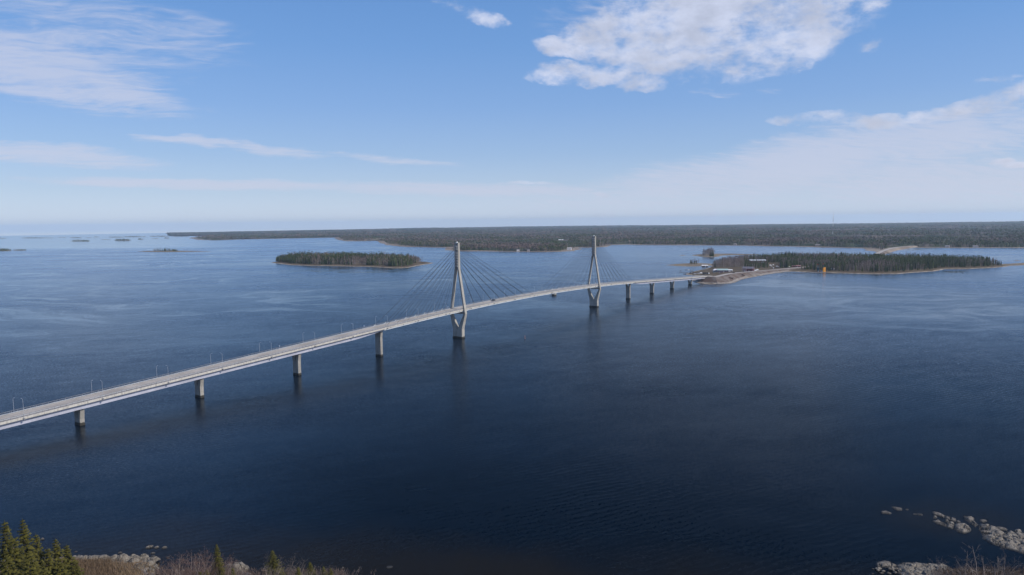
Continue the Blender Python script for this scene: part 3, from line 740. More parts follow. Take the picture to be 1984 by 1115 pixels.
def smooth_path(P, n=10):
    out = []; P = [np.array(p, float) for p in P]; P = [2 * P[0] - P[1]] + P + [2 * P[-1] - P[-2]]
    for i in range(1, len(P) - 2):
        for k in range(n):
            t = k / n; out.append(.5 * ((2 * P[i]) + (-P[i - 1] + P[i + 1]) * t + (2 * P[i - 1] - 5 * P[i] + 4 * P[i + 1] - P[i + 2]) * t * t + (-P[i - 1] + 3 * P[i] - 3 * P[i + 1] + P[i + 2]) * t ** 3))
    return out + [P[-2]]
def ribbon(name, path, prof, m, kind='structure', jit=0):
    vs = []; fs = []; k = len(prof(path[0]))
    for i, p in enumerate(path):
        t = path[min(i + 1, len(path) - 1)] - path[max(i - 1, 0)]; t = t[:2] / np.linalg.norm(t[:2]); n = np.array([-t[1], t[0]])
        for j, (y, z) in enumerate(prof(p)):
            q = p[:2] + n * (y + (rng.normal(0, jit) if jit and 0 < j < k - 1 and abs(y) > 7.5 else 0)); vs.append((q[0], q[1], z + (rng.normal(0, jit * .3) if jit and abs(y) > 7.5 else 0)))
    for i in range(len(path) - 1):
        for j in range(k - 1): fs.append((i * k + j, (i + 1) * k + j, (i + 1) * k + j + 1, i * k + j + 1))
    mb = MB(); mb.add(vs, fs); return tag(mb.build(name, m), kind=kind)
path = smooth_path(road_pts)
M['bank'] = landmat('gravel_bank', (0.36, 0.32, 0.28), (0.20, 0.175, 0.155), (0.19, 0.165, 0.15), (0.12, 0.085, 0.07), 1.1, 2.0, .45)
def bankprof(p):
    z = p[2]; w = max(0, z - 1.0) * 1.9
    return [(-7 - w - 5, .2), (-7 - w, 1.0), (-7 - w * .66, 1 + (z - 1) * .33), (-7 - w * .33, 1 + (z - 1) * .66), (-7, z - .12), (7, z - .12), (7 + w * .33, 1 + (z - 1) * .66), (7 + w * .66, 1 + (z - 1) * .33), (7 + w, 1.0)]
ribbon('embankment', path, bankprof, M['bank'], jit=.5)
# rounded head of the embankment under the bridge end
mb = MB(); zt = zd(S1) - 1.6; ang = [math.pi / 2 + math.pi * k / 14 for k in range(15)]
rings = [(7.4, zt), (13, zt - 3), (19, 2.5), (25, .9), (31, -.6)]
vs = []
for r_, z_ in rings:
    for a in ang: q = MID + D * (S1 + 4 + math.cos(a) * r_ * .72) + NL * (math.sin(a) * r_ * 1.0); vs.append((q[0] + rng.normal(0, .35), q[1] + rng.normal(0, .35), z_))
fs = [(i * 15 + j, i * 15 + j + 1, (i + 1) * 15 + j + 1, (i + 1) * 15 + j) for i in range(4) for j in range(14)]
mb.add(vs, fs); tag(mb.build('embankment_head', M['bank']), kind='structure')
ribbon('road', path, lambda p: [(-4.2, p[2]), (4.2, p[2])], M['road'])
# bushes on the bank
def bush(name, x, y, z, r, h, seed, m='bare', n=420, sz=.2):
    q = np.random.default_rng(seed); c = q.normal(0, 1, (n, 3)); c /= np.linalg.norm(c, axis=1)[:, None]; c *= q.uniform(.3, 1, (n, 1)) ** .5; c[:, 2] = np.abs(c[:, 2])
    d = q.normal(0, 1, (n, 3, 3)); d /= np.linalg.norm(d, axis=2)[:, :, None]; P = c[:, None] * np.array([r, r, h]) + d * sz * r
    return mesh_np(name, P.reshape(-1, 3), np.arange(n * 3).reshape(-1, 3), [M[m]], tint=np.repeat(q.uniform(.2, .9, n), 3), loc=(x, y, z))
for i, (px, py, z, r, h, lb) in enumerate([(1412, 541, 3.2, 6.5, 3.2, 'round reddish-brown bush on the causeway bank nearest the bridge end'), (1396, 546, 2, 4.5, 2.2, 'low grey-brown bush near the waterline below the bridge end'),
        (1438, 534, 3.4, 4.5, 2.4, 'second reddish-brown bush along the causeway bank'), (1470, 528.5, 2.6, 5, 2.6, 'brown bush on the causeway bank in front of the red timber building'), (1496, 526, 2, 4.5, 2.3, 'brown bush on the causeway bank further along to the right')]):
    x, y = G(px, py, z); tag(bush('bush', x, y, z - .5, r, h, 500 + i), lb, 'bush')
BLD = [(1372, 1440, 519, 531), (1440, 1460, 519, 531), (1488, 1512, 510, 531), (1342, 1385, 520, 545), (1451, 1485, 509.5, 514)]
def px_of(X, Y, z=1.5):
    V = np.stack([X, Y, np.full(len(X), z)], -1) - np.array([0, 0, CAMH]); q = V @ FWD
    return W0 / 2 + F0 * (V @ RV) / q, H0 / 2 - F0 * (V @ UV) / q
def near_road(X, Y, w):
    P = np.array(path)[:, :2]; dd = np.full(len(X), 1e9)
    for p in P[::2]: dd = np.minimum(dd, np.hypot(X - p[0], Y - p[1]))
    return dd < w
def ex2(X, Y):
    x, y = px_of(X, Y); k = near_road(X, Y, 17)
    for a, b, c_, d_ in BLD: k |= (x > a) & (x < b) & (y > c_) & (y < d_)
    k |= (x < 1545) & (y > 520.5); k |= (x < 1380) & (y > 518)
    return k
I2T = GP([(1378, 523), (1420, 522), (1545, 524.5), (1600, 527.4), (1650, 528.6), (1690, 529.6), (1740, 529.2), (1768, 526.8), (1808, 524.4), (1830, 520.4), (1870, 520), (1915, 518.2), (1942, 515.6), (1925, 512), (1888, 508), (1820, 505), (1700, 503), (1600, 502), (1500, 502.5), (1440, 505.5), (1402, 510), (1380, 514)])
wooded(I2T, 'dense mixed wood covering the long island behind the causeway', 33, indiv=52, inset=1, where='the wooded island behind the causeway', front_y=lambda x, y: y < 1420, h0=11.5, h1=15.5, excl=ex2, z=1.8, con=.28, bare=.24, kfn=lambda X, Y, kd: np.where((px_of(X, Y)[0] < 1442) & (rng.random(len(X)) < .9), 'b', kd))
# taller clump sticking up in the middle of this island
for k in range(16):
    px = 1512 + k * 2.1; x, y = G(px, 503.5 + rng.uniform(0, 1.5), 2)
    one_tree('c' if k % 3 else 'p', x, y, 1.5, 20 + rng.uniform(-2, 3.5) - abs(k - 8) * .35, f'tall dark tree in the clump rising above the wood behind the causeway', 'tall trees rising above the wood behind the causeway', 1.1)

# ------------------------------------------------------------------ islets and spits
def ell(cx, cy, hw, dy, n=16, sq=.8):
    """outline of an islet whose near shore is at cy: half width hw and depth dy as seen"""
    return GP([(cx + hw * math.copysign(abs(math.cos(a)) ** sq, math.cos(a)), cy - dy / 2 - dy / 2 * math.sin(a)) for a in [2 * math.pi * k / n for k in range(n)]])
def islet(poly, res, top, m, wood=None, lbl=None, sp=5, h0=9, h1=14, con=.3, bare=.5, seed=1, inset=2):
    sheet('islet', poly, res, top, .12, M[m], coast=res * .8, seed=seed, rough=.2)
    if wood is not None: wooded(wood, lbl, seed, spacing=sp, h0=h0, h1=h1, inset=inset, con=con, bare=bare, z=top * .7, coast=4)
islet(GP([(262, 487.8), (285, 488.6), (320, 489), (360, 488.4), (412, 487.6), (385, 486.8), (330, 486.4), (285, 487)]), 7, 1.2, 'sand',
      GP([(296, 488), (345, 488), (345, 487), (296, 487)]), 'clump of trees in the middle of the low sandy islet at the left', 6, 10, 14, .5, .4, 41)
for px in (281, 286, 289, 350, 357, 364, 370, 376): x, y = G(px, 487.8, 1); one_tree('b' if px > 340 else 'p', x, y, .6, rng.uniform(6, 10), 'small tree standing apart on the low sandy islet at the left', 'small trees on the low sandy islet at the left', 1.3)
for cx, cy, hw, dy, h, lb in [(92, 461.6, 12, .3, 7, 'thin faint islet wood between the long distant islet and the small one'), (350, 459.2, 18, .4, 10, 'thin faint wood just left of the mainland tip'), (172, 461.2, 7, .3, 7, 'thin faint wood right above the flat-topped islet'), (300, 463.2, 8, .3, 6, 'thin low wood between the two tiny islets'), (6, 487, 17, 1.4, 14, 'tall dark wood on the islet at the left edge of the photo'), (38, 486, 14, 1.0, 10, 'low brown wood on the islet just right of the left edge'),
        (156, 468.2, 19, .8, 15, 'even dark wood covering the flat-topped far islet'), (238, 466.9, 17, .9, 17, 'dome-shaped dark wood on the far islet'), (273, 464.6, 6, .5, 13, 'tiny wood on the far islet right of the dome-shaped one'),
        (323, 462.4, 5.5, .5, 13, 'tiny wood on the rightmost small far islet'), (206, 465, 10, .3, 5, 'thin scrub on the very low far islet left of the dome-shaped one'), (147, 461.3, 13, .4, 12, 'faint wood on the distant islet above the flat-topped one'),
        (65, 462, 24, .45, 12, 'faint long wood on the distant islet near the left edge'), (4, 462.6, 10, .4, 11, 'faint wood on the distant islet cut by the left edge'), (120, 460.6, 9, .3, 9, 'faint wood on the small distant islet'),
        (187, 460, 7, .3, 10, 'faint wood on the small distant islet above the low one'), (225, 460.4, 17, .4, 11, 'faint wood on the distant islet above the dome-shaped one'), (262, 459.6, 22, .4, 12, 'faint wood on the distant islet before the far strip of land'),
        (308, 458.9, 20, .4, 12, 'faint wood on the distant islet touching the far strip of land')]:
    P = ell(cx, cy, hw, dy); dist = math.hypot(*G(cx, cy)); sz = dist / 1376 * hw
    islet(P, max(6, sz / 8), 1.2, 'sand' if cy > 480 else 'main', ell(cx, cy - .05, hw * .93, dy * .9), lb, max(6, dist / 700), h * .5, h * .85, .6, .2, int(cx) + 50, 0)
# islets beyond the bridge end
islet(GP([(1338, 494.8), (1356, 497.6), (1372, 499.2), (1390, 498.2), (1400, 495.4), (1426, 494.6), (1468, 495), (1470, 493.6), (1425, 492.2), (1385, 492), (1355, 493)]), 4, 1.3, 'sand',
      GP([(1360, 497.6), (1372, 498.4), (1385, 497.8), (1386, 495), (1372, 494), (1360, 495)]), 'rounded clump of bare reddish trees on the islet beyond the bridge end', 4.5, 15, 21, .0, .95, 61)
for px, h in ((1376, 15), (1379.5, 18), (1382, 13)): x, y = G(px, 498.3, 1); one_tree('c', x, y, .8, h, f'dark spruce in front of the reddish clump beyond the bridge end, {h} metres tall' if 0 else {15: 'left', 18: 'tallest middle', 13: 'right'}[h] + ' dark spruce in front of the reddish clump beyond the bridge end', 'spruces before the reddish clump', 1.2)
islet(GP([(1314, 495.2), (1322, 495.8), (1331, 495), (1323, 494.2)]), 4, .8, 'sand', seed=62)
islet(GP([(1288, 514), (1310, 516), (1335, 517), (1378, 515.6), (1380, 511.5), (1345, 510), (1315, 511.6)]), 4, 1.2, 'sand',
      GP([(1335, 513), (1354, 513), (1354, 511), (1335, 511)]), 'narrow stand of dark bare trees on the sandy spit by the bridge end', 3.6, 8, 11.5, .35, .55, 63, 0)
islet(GP([(1920, 513), (1984, 509.6), (2060, 508.5), (2060, 513), (1984, 514.5), (1945, 516)]), 5, .9, 'sand', seed=64)
islet(ell(1971, 506, 7, 1), 4, .8, 'sand', ell(1971, 505.9, 4.5, .8), 'small dark round clump of trees at the right edge', 3.5, 5, 8, .5, .4, 65, 0)

# ------------------------------------------------------------------ mainland
coast = [(368, 461.6), (385, 465), (410, 466), (470, 464.2), (560, 462.4), (650, 460.6), (653, 464), (666, 467.5), (700, 467.6), (728, 467), (738, 471), (748, 475.5), (772, 477.4), (790, 479), (840, 480), (866, 480.2), (864, 484), (880, 487), (930, 487.2),
         (1000, 488.2), (1050, 489), (1090, 488), (1110, 486.6), (1122, 484), (1120, 480), (1142, 480), (1174, 479), (1182, 475), (1212, 474.4), (1300, 475.4), (1400, 476), (1440, 476.2), (1480, 477.6), (1560, 478.6), (1620, 480.2), (1676, 482),
         (1694, 487), (1700, 494), (1716, 494), (1722, 487), (1738, 482.4), (1762, 480), (1800, 480.2), (1860, 481), (1984, 481), (2250, 481)]
back = []
a1, a0 = math.atan2(*G(2250, 470)), math.atan2(*G(455, 470))
for k in range(41):
    a = a1 + (a0 - a1) * k / 40; r = rimr(a) - 20; back.append((r * math.sin(a), r * math.cos(a)))
MAIN_P = GP(coast) + back + GP([(400, 458.5), (372, 460.6)])
from mathutils.geometry import tessellate_polygon
def flatland(name, P, z, m):
    tri = tessellate_polygon([[Vector((x, y, 0)) for x, y in P]]); n = len(P)
    c = np.array(P); V = [(x, y, z) for x, y in P]; F = []
    for t in tri:
        a, b, d = (Vector(V[i]) for i in t); F.append(t if (b - a).cross(d - a).z > 0 else (t[0], t[2], t[1]))
    mb = MB(); mb.add(V, F)
    nx = np.roll(c, -1, 0) - np.roll(c, 1, 0); nx /= np.linalg.norm(nx, axis=1)[:, None]
    ar = sum(P[i][0] * P[(i + 1) % n][1] - P[(i + 1) % n][0] * P[i][1] for i in range(n)); sg = 1 if ar > 0 else -1
    V2 = [(x + sg * nx[i][1] * 6, y - sg * nx[i][0] * 6, -.8) for i, (x, y) in enumerate(P)]
    mb.add(V + V2, [(i, n + i, n + (i + 1) % n, (i + 1) % n) for i in range(n)])
    return tag(mb.build(name, m), kind='structure')
def finer(P, step, amp, seed):
    out = []
    for i in range(len(P)):
        a, b = np.array(P[i]), np.array(P[(i + 1) % len(P)]); L = np.linalg.norm(b - a); n = max(1, min(60, int(L / step)))
        for k in range(n):
            q = a + (b - a) * k / n
            if k and math.hypot(*q) < 7000: q = q + np.random.default_rng(seed + i * 97 + k).normal(0, amp, 2)
            out.append((float(q[0]), float(q[1])))
    return out
M['shore'] = landmat('pale_shore', (0.40, 0.34, 0.28), (0.24, 0.20, 0.17), (0.30, 0.25, 0.20), (0.16, 0.125, 0.10), 0, .5, .02)
flatland('mainland', finer(MAIN_P, 45, 9, 3), .7, M['shore'])
STRIP = GP([(330, 457.6), (352, 457.6), (430, 457.2), (480, 457), (520, 456.8)]) 
sb = [(rimr(a) * .985 * math.sin(a), rimr(a) * .985 * math.cos(a)) for a in np.linspace(math.atan2(*G(520, 470)), math.atan2(*G(322, 470)), 8)]
STRIP_P = STRIP + sb
flatland('far_land', STRIP_P, .7, M['shore'])

def canopy_mat():
    m, n, p = mat('forest_canopy'); pos = n.node('ShaderNodeNewGeometry').outputs['Position']; z = n.sep(pos)[2]
    a = n.noise(pos, .0035, 5, .6); b = n.noise(pos, .03, 6, .7); c = n.noise(n.v('MULTIPLY', pos, (.4, 1, 1)), .0016, 5, .6)
    col = n.mix(n.sm(b, .38, .62), (0.024, 0.040, 0.028), (0.075, 0.09, 0.052))
    col = n.mix(n.sm(a, .47, .58, 0, .85), col, n.mix(n.sm(b, .4, .6), (0.085, 0.066, 0.062), (0.19, 0.15, 0.135)))
    col = n.mix(n.sm(c, .62, .68, 0, .8), col, (0.24, 0.20, 0.15))
    n.put(p.inputs['Base Color'], col); p.inputs['Roughness'].default_value = .9; p.inputs['Specular IOR Level'].default_value = .1
    return m
def canopy(P, az0, az1, na, nr, r0, name, label, inset):
    A = np.linspace(az0, az1, na); U = np.linspace(0, 1, nr); AA, UU = np.meshgrid(A, U)
    RR = np.interp(AA, rim_az, rim_r) - 60; Rr = 1 / (1 / r0 + UU * (1 / RR - 1 / r0))
    X, Y = Rr * np.sin(AA), Rr * np.cos(AA)
    s = sdist(X, Y, P) + (vnoise(X, Y, 220, 77) - .5) * 60
    Z = 9.5 + (vnoise(X, Y, 26, 31, 2) - .5) * 7 + (vnoise(X, Y, 600, 32, 3) - .5) * 9 + (vnoise(X, Y, 2600, 35, 2) - .4) * 22 * np.clip((np.hypot(X, Y) - 4500) / 3000, 0, 1) + np.random.default_rng(5).normal(0, .7, X.shape)
    Z = Z * np.clip((s - inset) / 30, 0, 1)
    clr = (vnoise(X, Y, 900, 88, 3) > .67) & (s > 500) & (np.hypot(X, Y) > 3600); Z = np.where(clr, .9, Z)
    V = np.stack([X, Y, Z], -1).reshape(-1, 3); I = np.arange(na * nr).reshape(nr, na)
    F = np.stack([I[:-1, :-1], I[:-1, 1:], I[1:, 1:], I[1:, :-1]], -1).reshape(-1, 4)
    S = (s - inset).ravel(); F = F[S[F].min(1) > 0]; used = np.unique(F); mp = np.full(len(V), -1); mp[used] = np.arange(len(used))
    o = mesh_np(name, V[used], mp[F][:, ::-1], [canopy_mat()]); return tag(o, label, 'forest', None, 'stuff')
canopy(MAIN_P, math.atan2(*G(366, 470)), a1, 1100, 260, 2250, 'forest_canopy', 'closed forest canopy spreading over the mainland to the horizon', 45)
canopy(STRIP_P, math.atan2(*G(325, 470)), math.atan2(*G(520, 470)), 160, 60, 7000, 'forest_canopy', 'faint blue forest on the far strip of land at the left', -20)
# single crowns standing out of it, and the wood edge along the shore
HS = [(1087, 469.4, 30), (1095, 470, 18), (1103, 484.6, 18), (1112, 485.6, 14), (1568, 475.2, 18), (1584, 477.3, 15), (1655, 478.8, 22), (1668, 479.2, 12), (1445, 474.4, 14), (1424, 475.2, 10), (1835, 479.6, 12), (1890, 479.8, 14), (1768, 478.2, 12), (1004, 487.2, 9), (1024, 487.6, 8)]
def clearing(X, Y):
    k = np.zeros(len(X), bool); r = np.hypot(X, Y); a = np.arctan2(X, Y)
    for px, py, w in HS:
        x, y = G(px, py, 1); rp = math.hypot(x, y); ap = math.atan2(x, y); k |= (np.abs(a - ap) * rp < w * .62) & (r < rp + w * .8) & (r > rp - 350)
    return k
def mainland_trees():
    n = 60000; A = rng.uniform(math.atan2(*G(366, 470)), a1, n); RR = np.interp(A, rim_az, rim_r); u = rng.uniform(0, .93, n)
    r = 1 / (1 / 2250 + u * (1 / RR - 1 / 2250)); X, Y = r * np.sin(A), r * np.cos(A); s = sdist(X, Y, MAIN_P)
    clr = (vnoise(X, Y, 900, 88, 3) > .66) & (s > 490) & (r > 3550)
    k = (s > 45) & ~clr & ~clearing(X, Y); X, Y, s, r = X[k], Y[k], s[k], r[k]
    h = rng.uniform(13, 18, len(X)); nn = vnoise(X, Y, 260, 12, 3) + rng.uniform(-.16, .16, len(X))
    kd = np.where(nn > .53, 'b', np.where(nn > .40, 'p', 'c')); wid = np.clip(r / 3000, 1, 4)
    forest('forest', np.stack([X, Y, np.full(len(X), .5)], -1), h, kd, 'uneven treetops of the mainland forest behind the sound', wid, far=True)
    # edge
    xs = []; Pf = GP(coast)
    for i in range(len(Pf) - 1):
        a, b = np.array(Pf[i]), np.array(Pf[i + 1]); L = np.linalg.norm(b - a); k = int(L * 110 / 85)
        if max(np.linalg.norm(a), np.linalg.norm(b)) > 6500: k = k // 4
        t = rng.uniform(0, 1, k)[:, None]; d = (b - a) / L; nrm = np.array([-d[1], d[0]])
        xs.append(a + (b - a) * t + nrm * rng.uniform(-20, 125, k)[:, None])
    Q = np.concatenate(xs); s = sdist(Q[:, 0], Q[:, 1], MAIN_P); ins = 6 + 45 * vnoise(Q[:, 0], Q[:, 1], 120, 55, 2) ** 2 * 1.5
    k = (s > ins) & ~clearing(Q[:, 0], Q[:, 1]); Q = Q[k]; s = s[k]
    h = rng.uniform(11, 18, len(Q)) * (.75 + .25 * np.clip((s - 30) / 40, 0, 1)); nn = vnoise(Q[:, 0], Q[:, 1], 110, 14, 2) + rng.uniform(-.22, .22, len(Q))
    kd = np.where(nn > .46, 'b', np.where(nn > .32, 'c', 'p'))
    print('mainland', len(X), 'edge', len(Q))
    forest('forest', np.stack([Q[:, 0], Q[:, 1], np.full(len(Q), .5)], -1), h, kd, 'ragged wood edge of bare birches and conifers along the mainland shore', np.full(len(Q), 1.25))
mainland_trees()
# second bridge / causeway to the mainland
p2 = smooth_path([(*G(x, y, z), z) for x, y, z in [(1699, 492, 4), (1708, 487.6, 5), (1719, 483.6, 6), (1733, 480.4, 6), (1752, 478, 5.5), (1776, 476.3, 4), (1815, 475.8, 2), (1850, 475.5, 1.5)]], 8)
ribbon('embankment', p2, lambda p: [(-8 - p[2] * 1.6, -.5), (-7.5, p[2] - .3), (7.5, p[2] - .3), (8 + p[2] * 1.6, -.5)], M['shore'])
ribbon('road', p2, lambda p: [(-6, p[2]), (6, p[2])], M['road'])
p3 = smooth_path([(*G(x, y, z), z) for x, y, z in [(1092, 471.2, 3), (1112, 471.6, 3), (1135, 472, 3), (1160, 473, 3)]], 6)
ribbon('road', p3, lambda p: [(-9, p[2]), (9, p[2])], M['shore'])

# ------------------------------------------------------------------ buildings, masts and small things
def house(px, py, w, d, h, rh, wall, roof, label, rot=0.0, z=1.8, cat='house', hip=False, name='house', win=3):
    x, y = G(px, py, z); r = empty(name, (x, y, z), rot - math.atan2(x, y))
    mw = simple('wall_paint', wall, .8, .1, .5); mr = simple('roof_sheet', roof, .6, .1, .4)
    mb = MB(); mb.box((0, d / 2, h / 2 - .3), (w, d, h + .6)); mb.build('wall', mw, r)
    e_ = .4; mb = MB(); i = d * .5 if hip else -e_ * 0
    A = [(-w / 2 - e_, -e_, h), (w / 2 + e_, -e_, h), (w / 2 + e_, d + e_, h), (-w / 2 - e_, d + e_, h)]
    Bp = [(-w / 2 - e_ + i, d / 2 - .05, h + rh), (w / 2 + e_ - i, d / 2 - .05, h + rh), (w / 2 + e_ - i, d / 2 + .05, h + rh), (-w / 2 - e_ + i, d / 2 + .05, h + rh)]
    mb.hexa([(*a[:2], a[2] + .02) for a in A] + Bp); mb.build('roof', mr, r)
    mb = MB(); mb.box((w * .1, -.03, 1.0), (1.1, .08, 2.1)); mb.build('door', M['white'] if sum(wall) < 1.2 else M['bark'], r)
    for k in range(win):
        mb = MB(); mb.box((-w / 2 + w * (k + .5) / win + (.9 if win > 1 else -w * .2), -.04, h * .55), (1.0, .08, 1.1)); mb.build('window', M['glass'], r)
    return tag(r, label, cat)
RED = (.20, .055, .05)
house(1386.5, 527.6, 9, 7, 3.2, 2.6, (.35, .33, .33), (.75, .73, .76), 'small pavilion with a pale hipped roof nearest the bridge end', .1, hip=True, cat='pavilion', name='pavilion')
house(1400, 528, 19, 7, 3.6, 2.6, (.22, .16, .19), (.40, .52, .50), 'long low building with a pale turquoise roof beside the causeway', .08, win=5, cat='building', name='building')
house(1411.8, 527.6, 5, 4, 3.6, 1.6, (.8, .8, .8), (.75, .75, .75), 'small white hut at the right end of the turquoise-roofed building', .1, win=1, cat='hut', name='hut')
house(1417, 526.4, 4, 3, 2.6, 1.2, (.75, .75, .75), (.8, .8, .8), 'tiny white hut, second to the right of the turquoise-roofed building', .2, win=1, cat='hut', name='hut')
house(1449, 526.6, 19, 9, 5.2, 3.6, RED, (.16, .15, .17), 'dark red timber building with grey roof by the causeway road', -.1, win=4, cat='building', name='building')
house(1442, 527.3, 6, 5, 2.6, 1.6, (.3, .16, .14), (.14, .13, .14), 'small brown shed left of the dark red timber building', -.1, win=1, cat='shed', name='shed')
house(1468, 512.4, 33, 13, 7.2, 2.8, RED, (.42, .43, .45), 'large red barn-like building with pale grey roof among the trees', .12, win=5, cat='building', name='building')
house(1478.5, 512.8, 5, 3, 4.5, 1.2, (.7, .68, .68), (.6, .6, .6), 'white porch at the right end of the large red building', .12, win=1, cat='porch', name='porch')
house(1366, 517.6, 12, 7, 2.2, 1.8, (.12, .10, .11), (.7, .68, .66), 'boathouse with pale roof and dark front on the grassy shore', .1, z=1.3, win=2, cat='boathouse', name='boathouse')
house(1543, 518.3, 16, 6, 2.6, 1.6, (.30, .12, .12), (.3, .16, .15), 'long low reddish shed at the end of the visible road', .15, z=2, win=3, cat='shed', name='shed')
house(1585, 526.8, 3.2, 3.4, 7.0, 1.4, (.03, .09, .09), (.05, .06, .07), 'narrow dark green hut on the shore left of the yellow daymark', 0, z=1, win=1, cat='hut', name='hut')
house(1592.5, 527.6, 3.6, 2.6, 1.3, .8, (.03, .05, .16), (.05, .12, .35), 'tiny blue boat shed at the foot of the yellow daymark', 0, z=.8, win=1, cat='shed', name='shed')
house(1614, 524.6, 7, 5, 2.2, 1.4, (.12, .10, .09), (.5, .5, .48), 'dark cabin with pale roof right of the yellow daymark', .1, z=1.2, win=2, cat='cabin', name='cabin')
house(1087, 469.4, 22, 14, 8, 4, (.8, .8, .8), (.75, .75, .75), 'large white house on the mainland left of the far pylon', .1, z=2, win=4)
house(1095, 470, 12, 9, 5, 3, (.75, .75, .75), (.7, .7, .7), 'smaller white house beside the large one on the mainland', .2, z=2, win=2)
house(1103, 484.6, 14, 10, 5, 3, (.75, .73, .72), (.45, .42, .42), 'white house on the point left of the far pylon', -.1, z=1.5, win=3)
house(1112, 485.6, 8, 6, 3, 2, (.5, .35, .2), (.4, .35, .3), 'small brown cabin at the tip of the point left of the far pylon', .1, z=1.2, win=2)
for px, py, w, wl, lb in [(1568, 475.2, 18, (.6, .58, .55), 'pale house on the mainland shore left of the radio mast'), (1584, 477.3, 15, (.4, .32, .28), 'brown waterside house on the mainland below the radio mast'),
        (1655, 478.8, 22, (.68, .66, .64), 'pale waterside building on the mainland right of the radio mast'), (1668, 479.2, 12, (.6, .5, .45), 'small beige house beside the pale waterside building'),
        (1445, 474.4, 14, (.55, .40, .26), 'tan house on the mainland shore above the causeway'), (1424, 475.2, 10, (.5, .42, .35), 'small brown house on the mainland shore above the bridge end'),
        (1835, 479.6, 12, (.6, .56, .5), 'small pale house on the mainland shore at the right'), (1890, 479.8, 14, (.65, .62, .6), 'pale house on the mainland shore near the right edge'),
        (1768, 478.2, 12, (.55, .5, .45), 'house at the mainland end of the second causeway'), (1004, 487.2, 9, (.7, .68, .65), 'small white cabin on the shore right of the near pylon top'), (1024, 487.6, 8, (.55, .45, .38), 'brown cabin on the shore right of the near pylon top')]:
    house(px, py, w, w * .6, 3.4, 2.6, wl, (.32, .28, .28), lb, rng.uniform(-.2, .2), z=.9, win=3)
# yellow daymark: two upright boards on a frame
M['yellow'] = simple('yellow_daymark_paint', (.82, .33, .025), .6, .08, .5); M['orange'] = simple('orange_paint', (.5, .09, .03), .6, .1, .5)
x, y = G(1597.4, 528.2, .7); r = empty('daymark', (x, y, .6), -math.atan2(x, y) + .75)
for xx in (-1.25, 1.25): mb = MB(); mb.box((xx, 0, 4.8), (1.8, .15, 8.4)); mb.build('board', M['yellow'], r)
for xx in (-1.9, 1.9): mb = MB(); mb.tube([(xx, .4, -.5), (xx, .4, 9.3)], .12, 6); mb.build('post', M['pole'], r)
mb = MB(); mb.box((-2.1, 1.3, 4.6), (.15, 2.4, 7.6)); mb.build('side_board', M['yellow'], r)
mb = MB(); mb.tube([(-1.9, .4, 5), (1.9, .4, 5)], .08, 5); mb.tube([(0, 3.4, 0), (0, .3, 7)], .08, 5); mb.build('brace', M['pole'], r)
tag(r, 'tall bright yellow daymark of two upright boards on the shore', 'daymark')
for px, py, lb in ((1583.8, 513.4, 'small red mark board among the trees, the left one'), (1595, 512.6, 'small red mark board among the trees above the yellow daymark')):
    x, y = G(px, 526, 1.5); q = proj((x, y, 1.5)); hh = (q[1] - py) / F0 * math.hypot(x, y); r = empty('mark_board', (x, y, 1.2), -math.atan2(x, y))
    mb = MB(); mb.tube([(0, .1, 0), (0, .1, hh)], .12, 6); mb.build('post', M['pole'], r)
    mb = MB(); mb.box((0, 0, hh), (2.6, .12, 1.6)); mb.build('board', M['orange'], r); tag(r, lb, 'mark board')
# radio mast on the mainland
x, y = G(1613.4, 457.5, 1); r = empty('radio_mast', (x, y, 1), .3); HM = 96 + math.hypot(x, y) * ((424 - 414.5) / F0)
for k, (a, b) in enumerate(((0, .2), (.2, .4), (.4, .6), (.6, .8), (.8, 1.0))):
    mb = MB(); w = 1.5 - .5 * k / 4
    for j in range(3): q = (w * math.cos(j * 2.094), w * math.sin(j * 2.094)); mb.tube([(*q, HM * a), (*q, HM * b)], .2, 4)
    nb = 8
    for i in range(nb):
        z0, z1 = HM * (a + (b - a) * i / nb), HM * (a + (b - a) * (i + 1) / nb)
        for j in range(3): mb.tube([(w * math.cos(j * 2.094), w * math.sin(j * 2.094), z0), (w * math.cos((j + 1) * 2.094), w * math.sin((j + 1) * 2.094), z1)], .1, 3)
    mb.build('lattice_section', M['white'] if k % 2 == 0 else M['rail'], r)
mb = MB(); mb.tube([(0, 0, HM), (0, 0, HM + 9)], [.3, .1], 5); mb.build('antenna', M['rail'], r)
for j in range(3):
    for hz in (.5, .95): mb = MB(); mb.tube([(1.5 * math.cos(j * 2.094), 1.5 * math.sin(j * 2.094), HM * hz), (75 * math.cos(j * 2.094), 75 * math.sin(j * 2.094), 0)], .05, 3); mb.build('guy_wire', M['cable'], r)
tag(r, 'tall thin guyed radio mast rising from the mainland forest above the horizon', 'radio mast')
# flagpoles by the red building
for px, lb in ((1446, 'left flagpole by the dark red timber building'), (1458, 'tall pinkish flagpole at the right end of the dark red timber building'), (1461.5, 'rightmost flagpole by the dark red timber building')):
    x, y = G(px, 527.2, 2.5); r = empty('flagpole', (x, y, 2), 0); mb = MB(); mb.tube([(0, 0, 0), (0, 0, 14)], [.16, .08], 6); mb.build('pole', simple('pink_pole_paint', (.6, .38, .38), .5, .1, 1), r)
    mb = MB(); mb.tube([(0, 0, 14), (0, 0, 14.3)], .18, 6); mb.build('finial', M['white'], r); tag(r, lb, 'flagpole', 'flagpoles')
